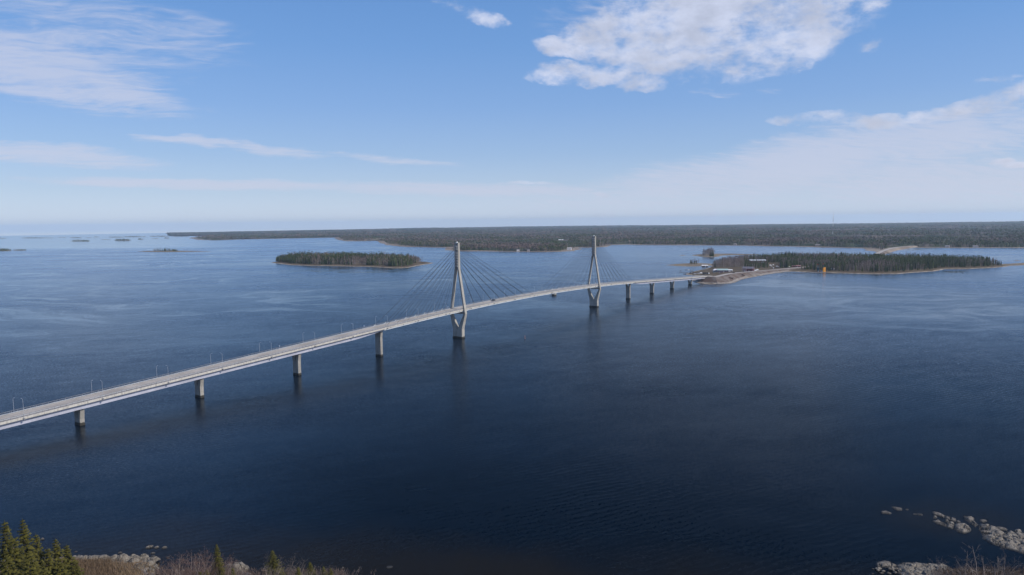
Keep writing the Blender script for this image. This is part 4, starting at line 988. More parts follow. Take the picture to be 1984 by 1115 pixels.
# vehicles and caravans on the island
for px, py, z, col, rot, van, lb in [(1421.5, 529.6, 6.9, (.04, .04, .045), .25, 0, 'dark car on the causeway road right of the white huts'), (1346, 531.6, 1.8, (.7, .7, .72), .2, 0, 'white car at the left end of the parking row by the bridge end'),
        (1350.5, 531.2, 1.8, (.45, .46, .5), .2, 0, 'silver car, second in the parking row by the bridge end'), (1354.5, 530.6, 1.8, (.75, .75, .78), .15, 0, 'white car, third in the parking row by the bridge end'), (1359, 530.4, 1.8, (.8, .8, .8), .1, 1, 'white van at the right end of the parking row by the bridge end'),
        (1338, 529.6, 1.6, (.05, .06, .09), .6, 0, 'dark car parked near the water left of the parking row'), (1344, 528, 1.6, (.1, .1, .12), .5, 0, 'dark grey car parked by the shore above the parking row'),
        (1445.5, 528.6, 3, (.8, .8, .8), .2, 0, 'white car in front of the dark red timber building'), (1464, 525.5, 3.4, (.8, .8, .8), .2, 1, 'white van right of the flagpoles'), (1467.5, 524, 3.4, (.75, .75, .75), .3, 1, 'second white van right of the flagpoles'),
        (1493, 515.2, 2.2, (.8, .8, .8), .2, 1, 'upper left white camper van among the trees by the road'), (1498, 514.6, 2.2, (.75, .75, .75), .9, 1, 'upper right white camper van among the trees by the road'), (1495, 517.4, 2.2, (.7, .7, .72), .1, 0, 'white car between the camper vans and the road'),
        (1498.4, 520.6, 3, (.85, .85, .85), 1.3, 1, 'bright white camper van close to the road'), (1506, 517.5, 2.2, (.7, .7, .72), .0, 1, 'pale van parked right of the camper vans'), (1528, 518, 3, (.85, .85, .85), .3, 1, 'white van standing alone near the end of the visible road'),
        (1384, 529.2, 1.9, (.3, .3, .32), .2, 0, 'grey car before the pale-roofed pavilion'), (1395, 529.8, 1.9, (.5, .45, .5), .1, 0, 'silver car before the turquoise-roofed building'), (1397.8, 529.9, 1.9, (.15, .08, .1), .1, 0, 'maroon car before the turquoise-roofed building')]:
    c = car(col, van=bool(van), name='van' if van else 'car'); c.location = (*G(px, py, z), z); c.rotation_euler = (0, 0, rot); tag(c, lb, 'van' if van else 'car')
# long dark lorry by the bridge end
x, y = G(1367.5, 532, 2); r = empty('lorry', (x, y, 2), .1); mb = MB(); mb.box((-.8, 0, 2.1), (9.6, 2.5, 2.6)); mb.build('trailer', simple('dark_tarpaulin', (.02, .02, .025), .7, .1, 1), r)
mb = MB(); mb.hexa([(4.3, -1.2, .6), (6.4, -1.2, .6), (6.4, 1.2, .6), (4.3, 1.2, .6), (4.3, -1.2, 3.0), (5.9, -1.2, 3.0), (5.9, 1.2, 3.0), (4.3, 1.2, 3.0)]); mb.build('cab', M['white'], r)
for xx in (-4.6, -3.4, 3.2, 5.3):
    for yy in (-1.1, 1.1): mb = MB(); mb.tube([(xx, yy - .15, .5), (xx, yy + .15, .5)], .5, 10); mb.build('wheel', M['tyre'], r)
tag(r, 'long dark lorry parked beside the end of the bridge', 'lorry')
# boats, jetty, buoy, mooring block
def boat(px, py, L, col, lb, rot=0.0):
    x, y = G(px, py); r = empty('boat', (x, y, 0), rot); w = L * .17
    sec = [(-L / 2, w * .8), (-L * .2, w), (L * .2, w * .8), (L * .42, w * .3), (L / 2, .03)]; vs = []; fs = []
    for sx, sw in sec: vs += [(sx, -sw, .75), (sx, -sw * .7, -.25), (sx, sw * .7, -.25), (sx, sw, .75), (sx, sw * .85, .72), (sx, sw * .6, .1), (sx, -sw * .6, .1), (sx, -sw * .85, .72)]
    for i in range(4):
        for j in range(8): fs.append((i * 8 + j, i * 8 + (j + 1) % 8, (i + 1) * 8 + (j + 1) % 8, (i + 1) * 8 + j))
    fs += [(0, 7, 6, 1), (1, 6, 5, 2), (2, 5, 4, 3)]
    mb = MB(); mb.add(vs, fs); mb.build('hull', simple('boat_paint', col, .5, .1, 1), r)
    mb = MB(); mb.box((-L * .1, 0, .45), (.3, w * 1.3, .08)); mb.build('thwart', M['bark'], r)
    mb = MB(); mb.box((-L / 2 - .15, 0, .7), (.3, .3, .8)); mb.build('outboard_motor', M['tyre'], r)
    return tag(r, lb, 'boat', 'moored boats')
for px, py, L, c_, lb in [(1319, 525, 5, (.08, .08, .1), 'small dark boat at the left of the moorings near the bridge end'), (1329.5, 523.6, 5, (.1, .1, .12), 'dark boat in the middle of the moorings near the bridge end'), (1334.5, 523.6, 5.5, (.5, .5, .5), 'grey boat at the right of the moorings near the bridge end'),
        (1340, 525.8, 6, (.25, .2, .18), 'brown boat moored closest to the parking row'), (1327, 531.6, 6.5, (.06, .05, .05), 'low dark boat by the shore stones left of the parking row')]: boat(px, py, L, c_, lb, rng.uniform(0, 1))
def jetty(pts, w, lb, z=.9, m='bark'):
    a, b = (np.array(G(*p)) for p in pts); L = np.linalg.norm(b - a); r = empty('jetty', (*a, 0), math.atan2(b[1] - a[1], b[0] - a[0]))
    mb = MB(); mb.box((L / 2, 0, z), (L, w, .25)); mb.build('walkway', M[m], r)
    k = 0
    while k <= L:
        for yy in (-w / 2 + .2, w / 2 - .2): mb = MB(); mb.tube([(k, yy, -1), (k, yy, z - .12)], .15, 6); mb.build('pile', M['bark'], r)
        k += 6
    return tag(r, lb, 'jetty')
M['jetty'] = simple('dark_tarred_timber', (.05, .035, .03), .9, .3, 1)
jetty([(1537, 530.8), (1560, 530.4)], 5, 'low dark timber jetty on the shore between causeway and yellow daymark', 1.1, 'jetty')
jetty([(1316, 528.4), (1332, 529.4)], 2.2, 'narrow jetty reaching out from the shore near the bridge end', .7, 'bark')
x, y = G(1017, 656.5); r = empty('buoy', (x, y, 0)); mb = MB(); mb.tube([(0, 0, -.6), (0, 0, .3), (0, 0, .6)], [.5, .5, .2], 10); mb.build('float', simple('faded_float', (.25, .16, .15), .7, .2, 1), r)
mb = MB(); mb.tube([(0, 0, .5), (0, 0, 2.6)], [.2, .2], 8); mb.build('spar', simple('faded_red_paint', (.35, .2, .2), .7, .2, 1), r); tag(r, 'small faded red spar buoy in open water right of the near pylon', 'buoy')
x, y = G(1865, 529.5); r = empty('buoy', (x, y, 0)); mb = MB(); mb.tube([(0, 0, -.6), (0, 0, .6), (0, 0, .9)], [1.3, 1.3, .4], 10); mb.build('float', M['tyre'], r)
mb = MB(); mb.tube([(0, 0, .8), (0, 0, 2.4)], [.2, .15], 6); mb.build('spar', M['tyre'], r); tag(r, 'small dark buoy off the right part of the wooded island', 'buoy')
x, y = G(1073.5, 573); r = empty('mooring_block', (x, y, 0), BANG)
mb = MB(); mb.tube([(0, 0, -3), (0, 0, 3.2)], 3.2, 12); mb.build('drum', M['pyl'], r); mb = MB(); mb.tube([(0, 0, 3.2), (0, 0, 3.7)], 3.7, 12); mb.build('cap', M['pyl'], r)
mb = MB(); mb.box((-6, 1, .7), (6, .7, .3)); mb.build('fender_boom', M['pyl'], r); tag(r, 'round concrete mooring block with boom standing in the water under the main span', 'mooring block')

# ------------------------------------------------------------------ near shore
def rockmat():
    m, n, p = mat('granite'); pos = n.node('ShaderNodeNewGeometry').outputs['Position']; z = n.sep(pos)[2]
    a = n.noise(pos, .35, 8, .65); b = n.noise(pos, 1.8, 6, .7)
    vo = n.node('ShaderNodeTexVoronoi', feature='DISTANCE_TO_EDGE'); n.put(vo.inputs['Vector'], n.v('ADD', pos, n.v('SCALE', n.noise(pos, .5, 3, out=1), scale=2.0))); vo.inputs['Scale'].default_value = .35
    c = n.mix(n.sm(a, .38, .62), (0.11, 0.093, 0.075), (0.205, 0.178, 0.145)); c = n.mix(n.sm(b, .52, .68, 0, .7), c, (0.31, 0.28, 0.235))
    c = n.mix(n.sm(b, .42, .3, 0, .6), c, (0.09, 0.085, 0.06)); c = n.mix(n.sm(vo.outputs['Distance'], 0, .05, .8, 0), c, (0.04, 0.035, 0.03))
    c = n.mix(n.sm(z, .12, .42, 1, 0), c, (0.028, 0.026, 0.024)); n.put(p.inputs['Base Color'], c); p.inputs['Roughness'].default_value = .85
    bp = n.node('ShaderNodeBump'); bp.inputs['Strength'].default_value = .7; bp.inputs['Distance'].default_value = .25; n.put(bp.inputs['Height'], n.m('ADD', b, n.sm(vo.outputs['Distance'], 0, .08))); n.put(p.inputs['Normal'], bp.outputs[0])
    return m
M['rock'] = rockmat()
def rock(P, top, label, res=.4, slope=.9, seed=1, name='rock', group=None, rough=.5, tilt=0.0):
    P = np.array(P); mn, mx = P.min(0) - 1.5, P.max(0) + 1.5; nx, ny = int((mx[0] - mn[0]) / res) + 2, int((mx[1] - mn[1]) / res) + 2
    X, Y = np.meshgrid(mn[0] + np.arange(nx) * res, mn[1] + np.arange(ny) * res)
    s = sdist(X, Y, P) + (vnoise(X, Y, 2.2, seed) - .5) * min(.8, .12 * float(np.ptp(P[:, 0])))
    Z = top * (1 - np.exp(-np.maximum(s + .15, 0) * slope * 1.6 / top)) + np.minimum(s + .15, 0) * 1.5
    n1 = vnoise(X, Y, 3.5, seed + 2, 3); rid = np.abs(vnoise(X * .8 + Y * .5, Y * .8 - X * .5, 4.5, seed + 4, 3) - .5)
    Z = .7 * np.minimum(Z, top * (.55 + .3 * n1)) * (.8 + .35 * n1) - np.where(rid < .035, .35 * min(1, top), 0) * (s > .3) + (vnoise(X, Y, 1.1, seed + 7, 2) - .5) * rough * np.clip(s, 0, 1) * min(1.2, top)
    Z += tilt * (X - X.mean()) / max(1, np.ptp(X)) * top * (s > 0)
    V = np.stack([X, Y, np.maximum(Z, -.7)], -1).reshape(-1, 3); I = np.arange(nx * ny).reshape(ny, nx)
    F = np.stack([I[:-1, :-1], I[:-1, 1:], I[1:, 1:], I[1:, :-1]], -1).reshape(-1, 4); F = F[V[F, 2].max(1) > -.4]
    used = np.unique(F); mp = np.full(len(V), -1); mp[used] = np.arange(len(used)); o = mesh_np(name, V[used], mp[F], [M['rock']])
    return tag(o, label, 'rock', group)
def ZR(l): return GP([(1700 + a / 6.986, 970 + b / 6.986) for a, b in l])
k = 0
for pts_, top, lb in [([(50, 150), (110, 143), (190, 172), (165, 188), (60, 178)], .5, 'flat pinkish rock, leftmost of the rocks at the lower right'), ([(188, 88), (235, 88), (330, 112), (325, 136), (270, 138), (230, 118)], .5, 'low pale rock, second from the left at the lower right'),
        ([(382, 116), (412, 118), (410, 133), (388, 132)], .4, 'tiny pale rock, third from the left at the lower right'), ([(485, 178), (530, 180), (530, 194), (490, 194)], .25, 'tiny half-sunk rock, fourth from the left at the lower right'), ([(538, 178), (606, 188), (602, 207), (550, 200)], .4, 'small pale rock, fifth from the left at the lower right'),
        ([(748, 153), (850, 178), (908, 212), (892, 238), (760, 190)], .9, 'slanting slab at the upper left of the rock ledge'), ([(918, 212), (1062, 250), (1072, 288), (1020, 283), (922, 248)], .9, 'slanting slab in line behind the upper left slab of the ledge'),
        ([(752, 213), (800, 213), (802, 243), (756, 243)], .8, 'small white boulder between the two left slabs of the ledge'), ([(745, 283), (822, 258), (862, 288), (936, 328), (926, 358), (800, 322)], .8, 'narrow slab at the lower left of the rock ledge'),
        ([(1038, 332), (1110, 322), (1185, 324), (1272, 388), (1245, 432), (1172, 446), (1082, 424), (1034, 382)], 1.7, 'large rounded grey boulder in the middle of the rock ledge'), ([(944, 298), (1030, 300), (1036, 340), (1010, 388), (944, 366)], 1.1, 'squarish greenish rock left of the large rounded boulder'),
        ([(915, 262), (955, 262), (958, 290), (922, 290)], .7, 'small white boulder above the squarish greenish rock'), ([(1165, 213), (1312, 243), (1302, 272), (1352, 332), (1322, 362), (1262, 312), (1180, 256)], 1.3, 'crooked pale slab behind the large rounded boulder'),
        ([(1385, 263), (1462, 263), (1484, 284), (1432, 302), (1388, 287)], .7, 'small flat tan rock behind the long smooth slab'), ([(1378, 333), (1500, 343), (1642, 398), (1724, 448), (1682, 484), (1378, 398)], 1.9, 'long smooth sloping slab at the left end of the bedrock mass'),
        ([(1070, 270), (1120, 285), (1115, 310), (1070, 300)], .6, 'small broken rock between the slabs above the large boulder'), ([(1560, 530), (1680, 505), (1800, 520), (1862, 580), (1850, 640), (1700, 632), (1575, 592)], 2.3, 'domed rock with pale top on the near side of the bedrock mass'),
        ([(1862, 540), (1960, 540), (2060, 570), (2050, 660), (1910, 640)], 2.4, 'angular pale block at the right of the domed rock'), ([(1590, 362), (1700, 366), (1760, 392), (1740, 412), (1640, 396)], 1.0, 'jagged rock on the far side of the bedrock mass'),
        ([(1840, 402), (1940, 402), (1955, 440), (1880, 446)], 1.4, 'dark rock on the far side of the bedrock mass near the right edge')]:
    k += 1; rock(ZR(pts_), top, lb, .3, seed=600 + k * 13, tilt=.25)
rock(ZR([(1378, 398), (1560, 430), (1700, 470), (1770, 418), (1900, 436), (2100, 450), (2500, 480), (2500, 860), (2100, 760), (1960, 726), (1858, 686), (1700, 640), (1565, 600), (1432, 522), (1415, 450)]), 1.5, 'broad cracked mass of bedrock running out of the right edge', .45, .5, seed=881, name='bedrock', rough=.9)
rock(ZR([(-30, 872), (20, 838), (90, 826), (170, 842), (218, 872), (262, 884), (240, 905), (120, 908), (0, 904)]), 1.2, 'pale bouldery rock at the left tip of the lower right shore', .35, seed=901, name='bedrock')
rock(ZR([(262, 884), (345, 850), (430, 845), (560, 852), (720, 856), (880, 862), (960, 892), (1000, 960), (900, 1100), (330, 1100), (268, 960)]), 1.7, 'pale cracked bedrock of the lower right shore', .4, .6, seed=902, name='bedrock', rough=.8)
NEAR = GP([(-260, 1092), (-60, 1086), (0, 1084), (90, 1081), (160, 1080), (210, 1083), (245, 1082), (285, 1086), (298, 1092), (295, 1104), (312, 1118), (350, 1126), (430, 1116), (455, 1106), (478, 1107), (500, 1116), (560, 1124), (640, 1127), (700, 1140), (800, 1165),
           (1000, 1190), (1400, 1190), (1600, 1160), (1690, 1140), (1760, 1128), (1830, 1104), (1900, 1108), (1984, 1114), (2250, 1120), (2500, 1500)]) + [(90, 40), (0, 20), (-90, 40)] + GP([(-600, 1500)])
sheet('shore', NEAR, 1.0, 2.4, .22, M['near'], coast=3, seed=71, rough=.5)
def gh(x, y): return 1.6
# left shore boulders
k = 0
for px, py, wpx, h, lb in [(289, 1060.5, 13, 1.0, 'flat pale rock in the water, left of the three offshore stones'), (303, 1061.5, 9, 1.2, 'rounded pinkish rock in the water, middle of the three offshore stones'), (318, 1062, 11, .8, 'slim pale rock in the water, right of the three offshore stones'),
        (232, 1071.5, 6, .5, 'small stone in the water left of the round shore boulder'), (257, 1078.5, 11, 1.4, 'round grey boulder standing in front of the left shore'), (296, 1072.5, 7, .6, 'small white stone below the three offshore stones'),
        (296, 1078, 6, .5, 'small grey stone just off the corner of the left shore'), (326, 1079.5, 4, .35, 'tiny white stone alone in the water to the right'), (299, 1089, 12, .8, 'oblong pale boulder at the right corner of the left shore'),
        (237, 1086, 18, 1.7, 'large grey boulder on the left shore behind the round one'), (262, 1090, 15, 1.2, 'wide pale boulder on the left shore'), (222, 1086, 10, 1.0, 'pale boulder on the left shore beside the large grey one'),
        (278, 1084, 10, 1.4, 'blocky pale boulder at the corner of the left shore'), (291, 1097, 9, .9, 'grey boulder lowest at the corner of the left shore'), (200, 1086, 14, .9, 'flat pale slab on the left shore, right one'), (180, 1088, 17, 1.0, 'flat pale slab on the left shore, middle one'),
        (160, 1088, 14, .9, 'flat pale slab on the left shore, next to the spruces'), (270, 1102, 14, 1.1, 'pale boulder above the tan gravel of the left shore'), (297, 1108, 12, 1.1, 'round grey boulder at the bottom of the left shore'),
        (212, 1097, 8, .7, 'small pale boulder above the reeds'), (82, 1045.5, 5, 2.4, 'pale rock tip showing behind the spruces'), (147, 1069.5, 4, .4, 'tiny stone in the water right of the spruces'), (285, 1076, 4, .4, 'tiny stone off the left shore'), (222, 1076, 3, .3, 'tiny pale stone left of the small stone'),
        (664, 1101, 5, .6, 'small pale stone at the waterline below the bridge middle'), (755, 1099, 10, .25, 'pinkish sunken rock just breaking the surface at the bottom')]:
    k += 1; x, y = G(px, py); w = wpx * y / F0 / 2; q = np.random.default_rng(k); P = []
    for j in range(9): a = j * 2 * math.pi / 9; rr = q.uniform(.75, 1.1); P.append((x + w * rr * math.cos(a) * 1.1, y + w * rr * math.sin(a) * .85 + w * .2 * math.cos(a)))
    o = rock(P, h, lb, max(.18, w / 10), 1.6, seed=700 + k * 7, rough=.6, tilt=.3)
    o.location.z = 0 if py < 1081 or px > 600 else 1.1
x, y = G(455, 1106); P = [(x + 3.7 * math.cos(a) * (1 + .15 * math.sin(3 * a)), y + 2.6 * math.sin(a)) for a in np.linspace(0, 6.28, 11)[:-1]]
rock(P, 3.4, 'big white boulder on the shore between the single spruces', .25, 2.2, seed=990, rough=.9)

# loose stones of the shore line
def stones(name, px0, px1, pyf, n, seed, label):
    q = np.random.default_rng(seed); V = []; F = []; ico = [(0, 0, 1), (.9, 0, .3), (.2, .9, .35), (-.8, .5, .3), (-.75, -.55, .35), (.25, -.9, .3), (.5, .5, -.5), (-.5, .5, -.5), (-.5, -.5, -.5), (.5, -.5, -.5)]
    fc = [(0, 1, 2), (0, 2, 3), (0, 3, 4), (0, 4, 5), (0, 5, 1), (1, 6, 2), (2, 6, 7), (2, 7, 3), (3, 7, 8), (3, 8, 4), (4, 8, 9), (4, 9, 5), (5, 9, 1), (1, 9, 6)]
    for i in range(n):
        px = q.uniform(px0, px1); x, y = G(px, pyf(px) + abs(q.normal(0, 7)) - 1); r = q.uniform(.2, .75) * (1.5 if q.random() < .1 else 1); a = q.uniform(0, 6.28); b = len(V); zz = q.uniform(.0, .4) + np.clip((pyf(px) + 1 - 0) * 0, 0, 1)
        for p in ico:
            s_ = r * q.uniform(.75, 1.15); V.append((x + (p[0] * math.cos(a) - p[1] * math.sin(a)) * s_, y + (p[0] * math.sin(a) + p[1] * math.cos(a)) * s_ * .8, zz + p[2] * s_ * .7))
        F += [(b + i_, b + j_, b + k_) for i_, j_, k_ in fc]
    return tag(mesh_np(name, V, F, [M['rock']]), label, 'stones', None, 'stuff')
stones('shore_stones', 140, 305, lambda x: 1082 + (x > 285) * (x - 285) * .9, 900, 5, 'loose pale stones along the left shore line')
stones('shore_stones', 1690, 2080, lambda x: 1104 + max(0, x - 1830) * .05, 260, 6, 'loose pale stones along the lower right shore')

def spruce(seed, H=20.0, bw=.19):
    """spruce: trunk, drooping whorls of needle sprays"""
    q = np.random.default_rng(seed); C = []; T = []
    z = H * .05
    while z < H * .985:
        u = z / H; L = H * bw * (1 - u) ** .82 * q.uniform(.8, 1.12) + .03; nb = int(6 + 5 * (1 - u)); a0 = q.uniform(0, 6.28)
        for b in range(nb):
            a = a0 + 6.28 * b / nb + q.normal(0, .18); l = L * q.uniform(.7, 1.12); ns = max(2, int(l / .42)); droop = .20 + .35 * (1 - u)
            br_t = q.normal(.45, .16)
            for k in range(ns):
                t = (k + .6) / ns; r = l * t; zz = z - r * droop + (r ** 2) / max(l, .3) * .22
                cx, cy = r * math.cos(a), r * math.sin(a); w = (.62 - .28 * t) * (.55 + .5 * l / (H * bw)) * min(1, .22 + l / 1.3)
                for s_ in range(5):
                    aa = a + (s_ - 2) * .6 + q.normal(0, .25); ll = w * q.uniform(.6, 1.5); e1 = (cx + ll * math.cos(aa), cy + ll * math.sin(aa), zz - ll * q.uniform(.1, .55))
                    pa = aa + 1.57; hw = .09 + .07 * q.random()
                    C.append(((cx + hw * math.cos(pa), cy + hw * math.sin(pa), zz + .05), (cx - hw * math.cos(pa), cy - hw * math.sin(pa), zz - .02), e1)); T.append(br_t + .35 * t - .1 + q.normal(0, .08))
        z += (H * .0155 + .14) * q.uniform(.45, .8)
    for k in range(5): a = k * 1.26; C.append(((.06 * math.cos(a), .06 * math.sin(a), H * .965), (.06 * math.cos(a + 2), .06 * math.sin(a + 2), H * .965), (0, 0, H * 1.0))); T.append(.6)
    return np.array(C).reshape(-1, 3), np.clip(np.repeat(T, 3), 0, 1)
M['spruce_near'] = folia('spruce_needles', (0.009, 0.012, 0.005), (0.12, 0.108, 0.022), .7)  # tint paints the shaded crown interior dark and lit spray tips yellowish
PRO = []
for sd_ in range(4):
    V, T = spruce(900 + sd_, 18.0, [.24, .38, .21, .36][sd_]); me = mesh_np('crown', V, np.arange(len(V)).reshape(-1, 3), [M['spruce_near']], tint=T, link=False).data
    mb = MB(); mb.tube([(0, 0, -1), (0, 0, 6), (0, 0, 17.2)], [.24, .17, .03], 7); t_ = mb.build('trunk', M['bark']); tm = t_.data; bpy.data.objects.remove(t_); PRO.append((me, tm))
def near_spruce(px, py, dist, lb, v=0, w=1.0, grp=None):
    d = ray(px, py); t = dist / math.hypot(d[0], d[1]); x, y, zt = d[0] * t, d[1] * t, CAMH + d[2] * t; h = max(3, zt - 1.6)
    r = empty('spruce_tree', (x, y, 1.6), rng.uniform(0, 6.28))
    for nm, me in (('crown', PRO[v][0]), ('trunk', PRO[v][1])): o = bpy.data.objects.new(nm, me); COL.objects.link(o); o.parent = r
    s_ = h / 18; r.scale = (s_ * w, s_ * w, s_); return tag(r, lb, 'tree', grp)
for px, py, di, v, w, lb in [(8, 1006, 166, 0, 1.0, 'tall spruce at the left edge of the photo'), (43, 1003, 171, 2, 1.1, 'tallest spruce of the cluster in the lower left corner'), (69, 1032, 176, 0, 1.0, 'spruce just right of the tallest one'), (24, 1036, 160, 1, 1.0, 'spruce between the tall one at the edge and the tallest'),
        (107, 1042, 172, 2, 1.2, 'pointed spruce in the right half of the cluster'), (128, 1054, 175, 0, 1.25, 'broad spruce at the right side of the cluster'), (92, 1060, 160, 3, 1.0, 'shorter broad spruce in front of the pointed one'), (55, 1066, 154, 1, 1.0, 'low front spruce under the tallest one'),
        (12, 1074, 150, 3, 1.0, 'low front spruce at the left edge'), (145, 1084, 170, 1, 1.0, 'small spruce closing the cluster on the right'), (118, 1088, 157, 3, 1.1, 'bright low spruce at the bottom of the cluster'), (86, 1096, 150, 3, 1.0, 'lowest spruce at the bottom of the cluster'), (-25, 1020, 165, 0, 1.0, 'spruce cut by the left edge'),
        (419, 1053, 176, 2, 1.1, 'slender spruce left of the big white boulder'), (527, 1065, 177, 1, 1.1, 'single well-shaped spruce right of the big white boulder'), (399, 1103, 170, 3, 1.3, 'low bushy spruce left of the slender one'), (426, 1088, 172, 1, .8, 'small spruce at the foot of the slender one'),
        (600, 1088, 176, 3, 1.2, 'small spruce right of the single well-shaped one'), (626, 1097, 174, 3, 1.2, 'smallest spruce, rightmost in the lower left'), (450, 1098, 160, 1, .7, 'young spruce in front of the big white boulder'), (640, 1100, 172, 3, 1.0, 'low green spruce at the right end of the lower left shore'), (386, 1106, 168, 1, 1.2, 'low spruce at the left foot of the thicket spruces'), (577, 1098, 170, 3, 1.1, 'young spruce left of the small one')]:
    near_spruce(px, py, di, lb, v, w, 'spruces on the near shore')
def birch(seed, H, spread=.16, lean=0.0, lev=4):
    q = np.random.default_rng(seed); mb = MB(); tw = []
    def grow(p, d, L, r, lv):
        n = 4 if lv == 0 else 3; pts = [p]; dd = d
        for i in range(n): dd = (dd + Vector(q.normal(0, .10 if lv == 0 else .17, 3)) + Vector((0, 0, .05))).normalized(); pts.append(pts[-1] + dd * L / n)
        if lv < 2: mb.tube(pts, [r * (1 - .75 * i / n) for i in range(n + 1)], 5 if lv == 0 else 3, 0, False)
        else: tw.append((pts, r))
        if lv >= lev: return
        for k in range([11, 6, 5, 4][lv]):
            t = q.uniform(.22 if lv == 0 else .15, 1.0); i = min(n - 1, int(t * n)); pp = pts[i].lerp(pts[i + 1], t * n - i); a = q.uniform(0, 6.28)
            side = Vector((math.cos(a), math.sin(a), q.uniform(.6, 1.5) if lv == 0 else q.uniform(-.2, .9))).normalized()
            grow(pp, (side + dd * .5).normalized(), L * ([.38, .5, .5, .5][lv]) * (1.15 - .6 * t) * q.uniform(.7, 1.2), r * .42, lv + 1)
    grow(Vector((0, 0, -.3)), Vector((lean, 0, 1)).normalized(), H, H * .0055, 0)
    V = []; F = []
    for pts, r in tw:
        for i in range(len(pts) - 1):
            b = len(V); w = Vector(q.normal(0, 1, 3)).normalized() * max(.012, r * 1.2); V += [tuple(pts[i] + w), tuple(pts[i] - w), tuple(pts[i + 1])]; F.append((b, b + 1, b + 2))
    return mb, V, F
M['twig'] = simple('reddish_twigs', (0.105, 0.06, 0.045), .9, .3, .6); M['twig2'] = simple('grey_twigs', (0.13, 0.105, 0.09), .9, .25, .6)
M['stem'] = simple('greyish_stem', (0.19, 0.15, 0.13), .9, .3, 2)
BP = []
for sd_ in range(5):
    mb, V, F = birch(40 + sd_, 9.0, lean=.12 * (sd_ - 2) / 2, lev=3); t_ = mb.build('trunk', M['stem']); tm = t_.data; bpy.data.objects.remove(t_)
    BP.append((tm, [mesh_np('twigs', V, F, [M[k_]], link=False).data for k_ in ('twig', 'twig2')]))
def near_birch(px, py, dist, lb, v=0, c=0, w=1.0, grp='bare birches and shrubs on the near shore', nm='birch_tree'):
    d = ray(px, py); t = dist / math.hypot(d[0], d[1]); x, y, zt = d[0] * t, d[1] * t, CAMH + d[2] * t; h = max(1.5, zt - 1.4)
    r = empty(nm, (x, y, 1.4), rng.uniform(0, 6.28))
    for n_, me in (('trunk', BP[v][0]), ('twigs', BP[v][1][c])): o = bpy.data.objects.new(n_, me); COL.objects.link(o); o.parent = r
    r.scale = (h / 9.6 * w,) * 2 + (h / 9.6,); return tag(r, lb, 'tree' if nm == 'birch_tree' else 'shrub', grp)
for i, (px, py, di, v, c, w, lb) in enumerate([(446, 1057, 172, 4, 0, .9, 'bare leaning birch with pale trunk left of the big white boulder'), (436, 1068, 174, 3, 0, .8, 'second bare birch leaning beside the first'), (331, 1085, 175, 1, 0, .8, 'bare birch at the left end of the reddish thicket'),
        (365, 1080, 174, 2, 0, 1.0, 'bare birch with thin pale stem in the reddish thicket'), (381, 1084, 172, 0, 0, 1.0, 'bare birch in the right half of the reddish thicket'), (395, 1078, 175, 1, 0, .8, 'pale-stemmed birch just left of the slender spruce'), (350, 1088, 171, 3, 0, 1.1, 'low reddish birch in the middle of the thicket'),
        (486, 1092, 175, 2, 1, 1.1, 'grey bare birch between boulder and single spruce'), (508, 1088, 176, 1, 1, 1.0, 'grey bare birch touching the single spruce on its left'), (545, 1076, 178, 0, 1, .9, 'grey bare birch behind the single spruce'),
        (566, 1092, 176, 3, 1, 1.2, 'grey bare birch right of the single spruce'), (606, 1084, 178, 2, 1, .9, 'bare birch over the small spruce'), (640, 1098, 176, 1, 1, 1.1, 'low bare birch at the right end of the lower left shore'), (664, 1107, 176, 0, 1, 1.2, 'last low bare birch at the bottom edge'),
        (1848, 1078, 165, 2, 1, .7, 'faint bare tree before the cove at the lower right'), (1888, 1068, 162, 0, 1, .8, 'taller faint bare tree before the bedrock at the lower right'), (1930, 1072, 163, 3, 1, .8, 'faint bare tree, second from the right edge'), (1966, 1076, 160, 1, 1, .8, 'faint bare tree at the right edge')]):
    near_birch(px, py, di, lb, v, c, w)
for i in range(94):
    if i < 44: px, py = rng.uniform(318, 412), rng.uniform(1090, 1106); c, lb = 0, 'low reddish bare shrub in the thicket left of the slender spruce'
    elif i < 80: px, py = rng.uniform(470, 665), rng.uniform(1099, 1113); c, lb = 1, 'low grey bare shrub along the bottom edge right of the white boulder'
    else: px, py = rng.uniform(1850, 2000), rng.uniform(1100, 1113); c, lb = 1, 'low brown bare shrub on the lower right shore'
    near_birch(px, py, rng.uniform(168, 178), lb, int(rng.integers(0, 5)), c, rng.uniform(1.1, 1.7), ['reddish shrubs left of the slender spruce', 'grey shrubs along the bottom edge', 'brown shrubs on the lower right shore'][0 if i < 44 else 1 if i < 80 else 2], 'shrub')
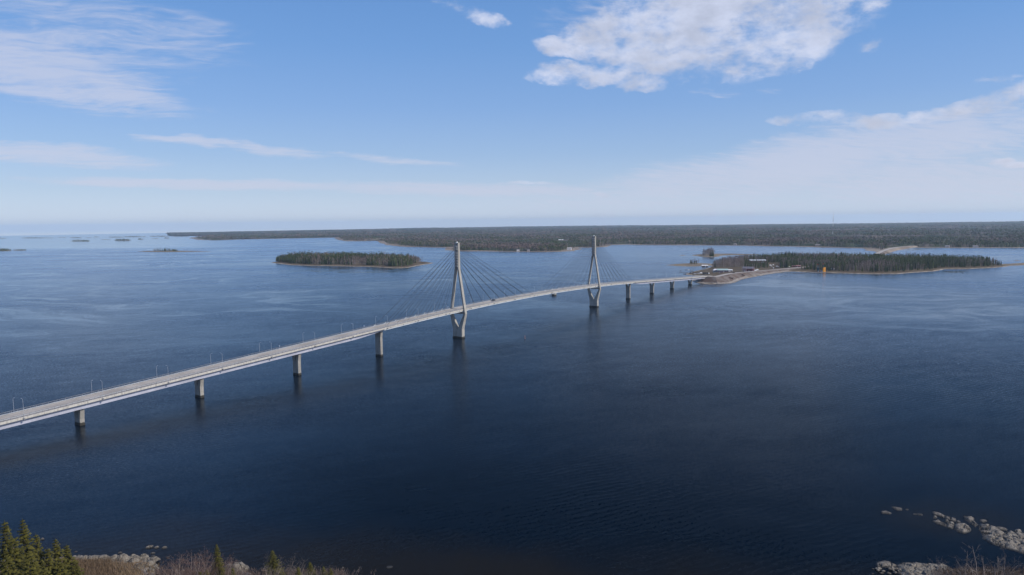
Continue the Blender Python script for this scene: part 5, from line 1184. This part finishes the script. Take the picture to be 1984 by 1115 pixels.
def blades(name, px0, px1, py0, py1, n, h, cols, seed, label, cat='reeds'):
    q = np.random.default_rng(seed); P = np.array([G(min(max(q.normal(0, .5) ** 3 * 60, -60), 60) + q.uniform(px0, px1), q.uniform(py0, py1) + abs(q.normal(0, 3))) for _ in range(n)]); z = np.full(n, 1.4); hh = q.uniform(.6, 1.2, n) * h; a = q.uniform(0, 6.28, n); w = .07
    A = np.stack([P[:, 0] + w * np.cos(a), P[:, 1] + w * np.sin(a), z], -1); Bq = np.stack([P[:, 0] - w * np.cos(a), P[:, 1] - w * np.sin(a), z], -1); Cq = np.stack([P[:, 0] + q.normal(0, .25, n), P[:, 1] + q.normal(0, .25, n), z + hh], -1)
    return tag(mesh_np(name, np.stack([A, Bq, Cq], 1).reshape(-1, 3), np.arange(n * 3).reshape(-1, 3), [folia('dry_' + name, *cols)], tint=np.repeat(q.uniform(0, 1, n), 3)), label, cat, None, 'stuff')
blades('reeds', 120, 218, 1094, 1180, 12000, 1.3, ((0.09, 0.06, 0.04), (0.24, 0.17, 0.11)), 3, 'dry brown reeds and grass on the left shore')
blades('reeds', 210, 300, 1099, 1180, 2600, .7, ((0.12, 0.085, 0.05), (0.28, 0.2, 0.12)), 8, 'sparse tan grass behind the boulders of the left shore')
blades('reeds', 300, 670, 1113, 1190, 16000, 1.0, ((0.08, 0.055, 0.05), (0.2, 0.15, 0.13)), 4, 'dry undergrowth between the spruces along the bottom edge')
blades('reeds', 1820, 2080, 1110, 1160, 9000, .9, ((0.08, 0.055, 0.045), (0.2, 0.14, 0.1)), 5, 'dry brown grass on the lower right shore')

# ------------------------------------------------------------------ the air
hm = bpy.data.materials.new('haze_air'); hm.use_nodes = True; hm.node_tree.nodes.clear(); hn = NT(hm.node_tree)
pv = hn.node('ShaderNodeVolumePrincipled'); pv.inputs['Color'].default_value = (.66, .82, 1.0, 1); pv.inputs['Density'].default_value = HAZE_D; pv.inputs['Anisotropy'].default_value = .2
hn.l.new(pv.outputs[0], hn.node('ShaderNodeOutputMaterial').inputs['Volume'])
mb = MB(); mb.box((0, 0, (190 - 6) / 2), (46000, 46000, 190 + 6)); tag(mb.build('haze', hm), kind='stuff')
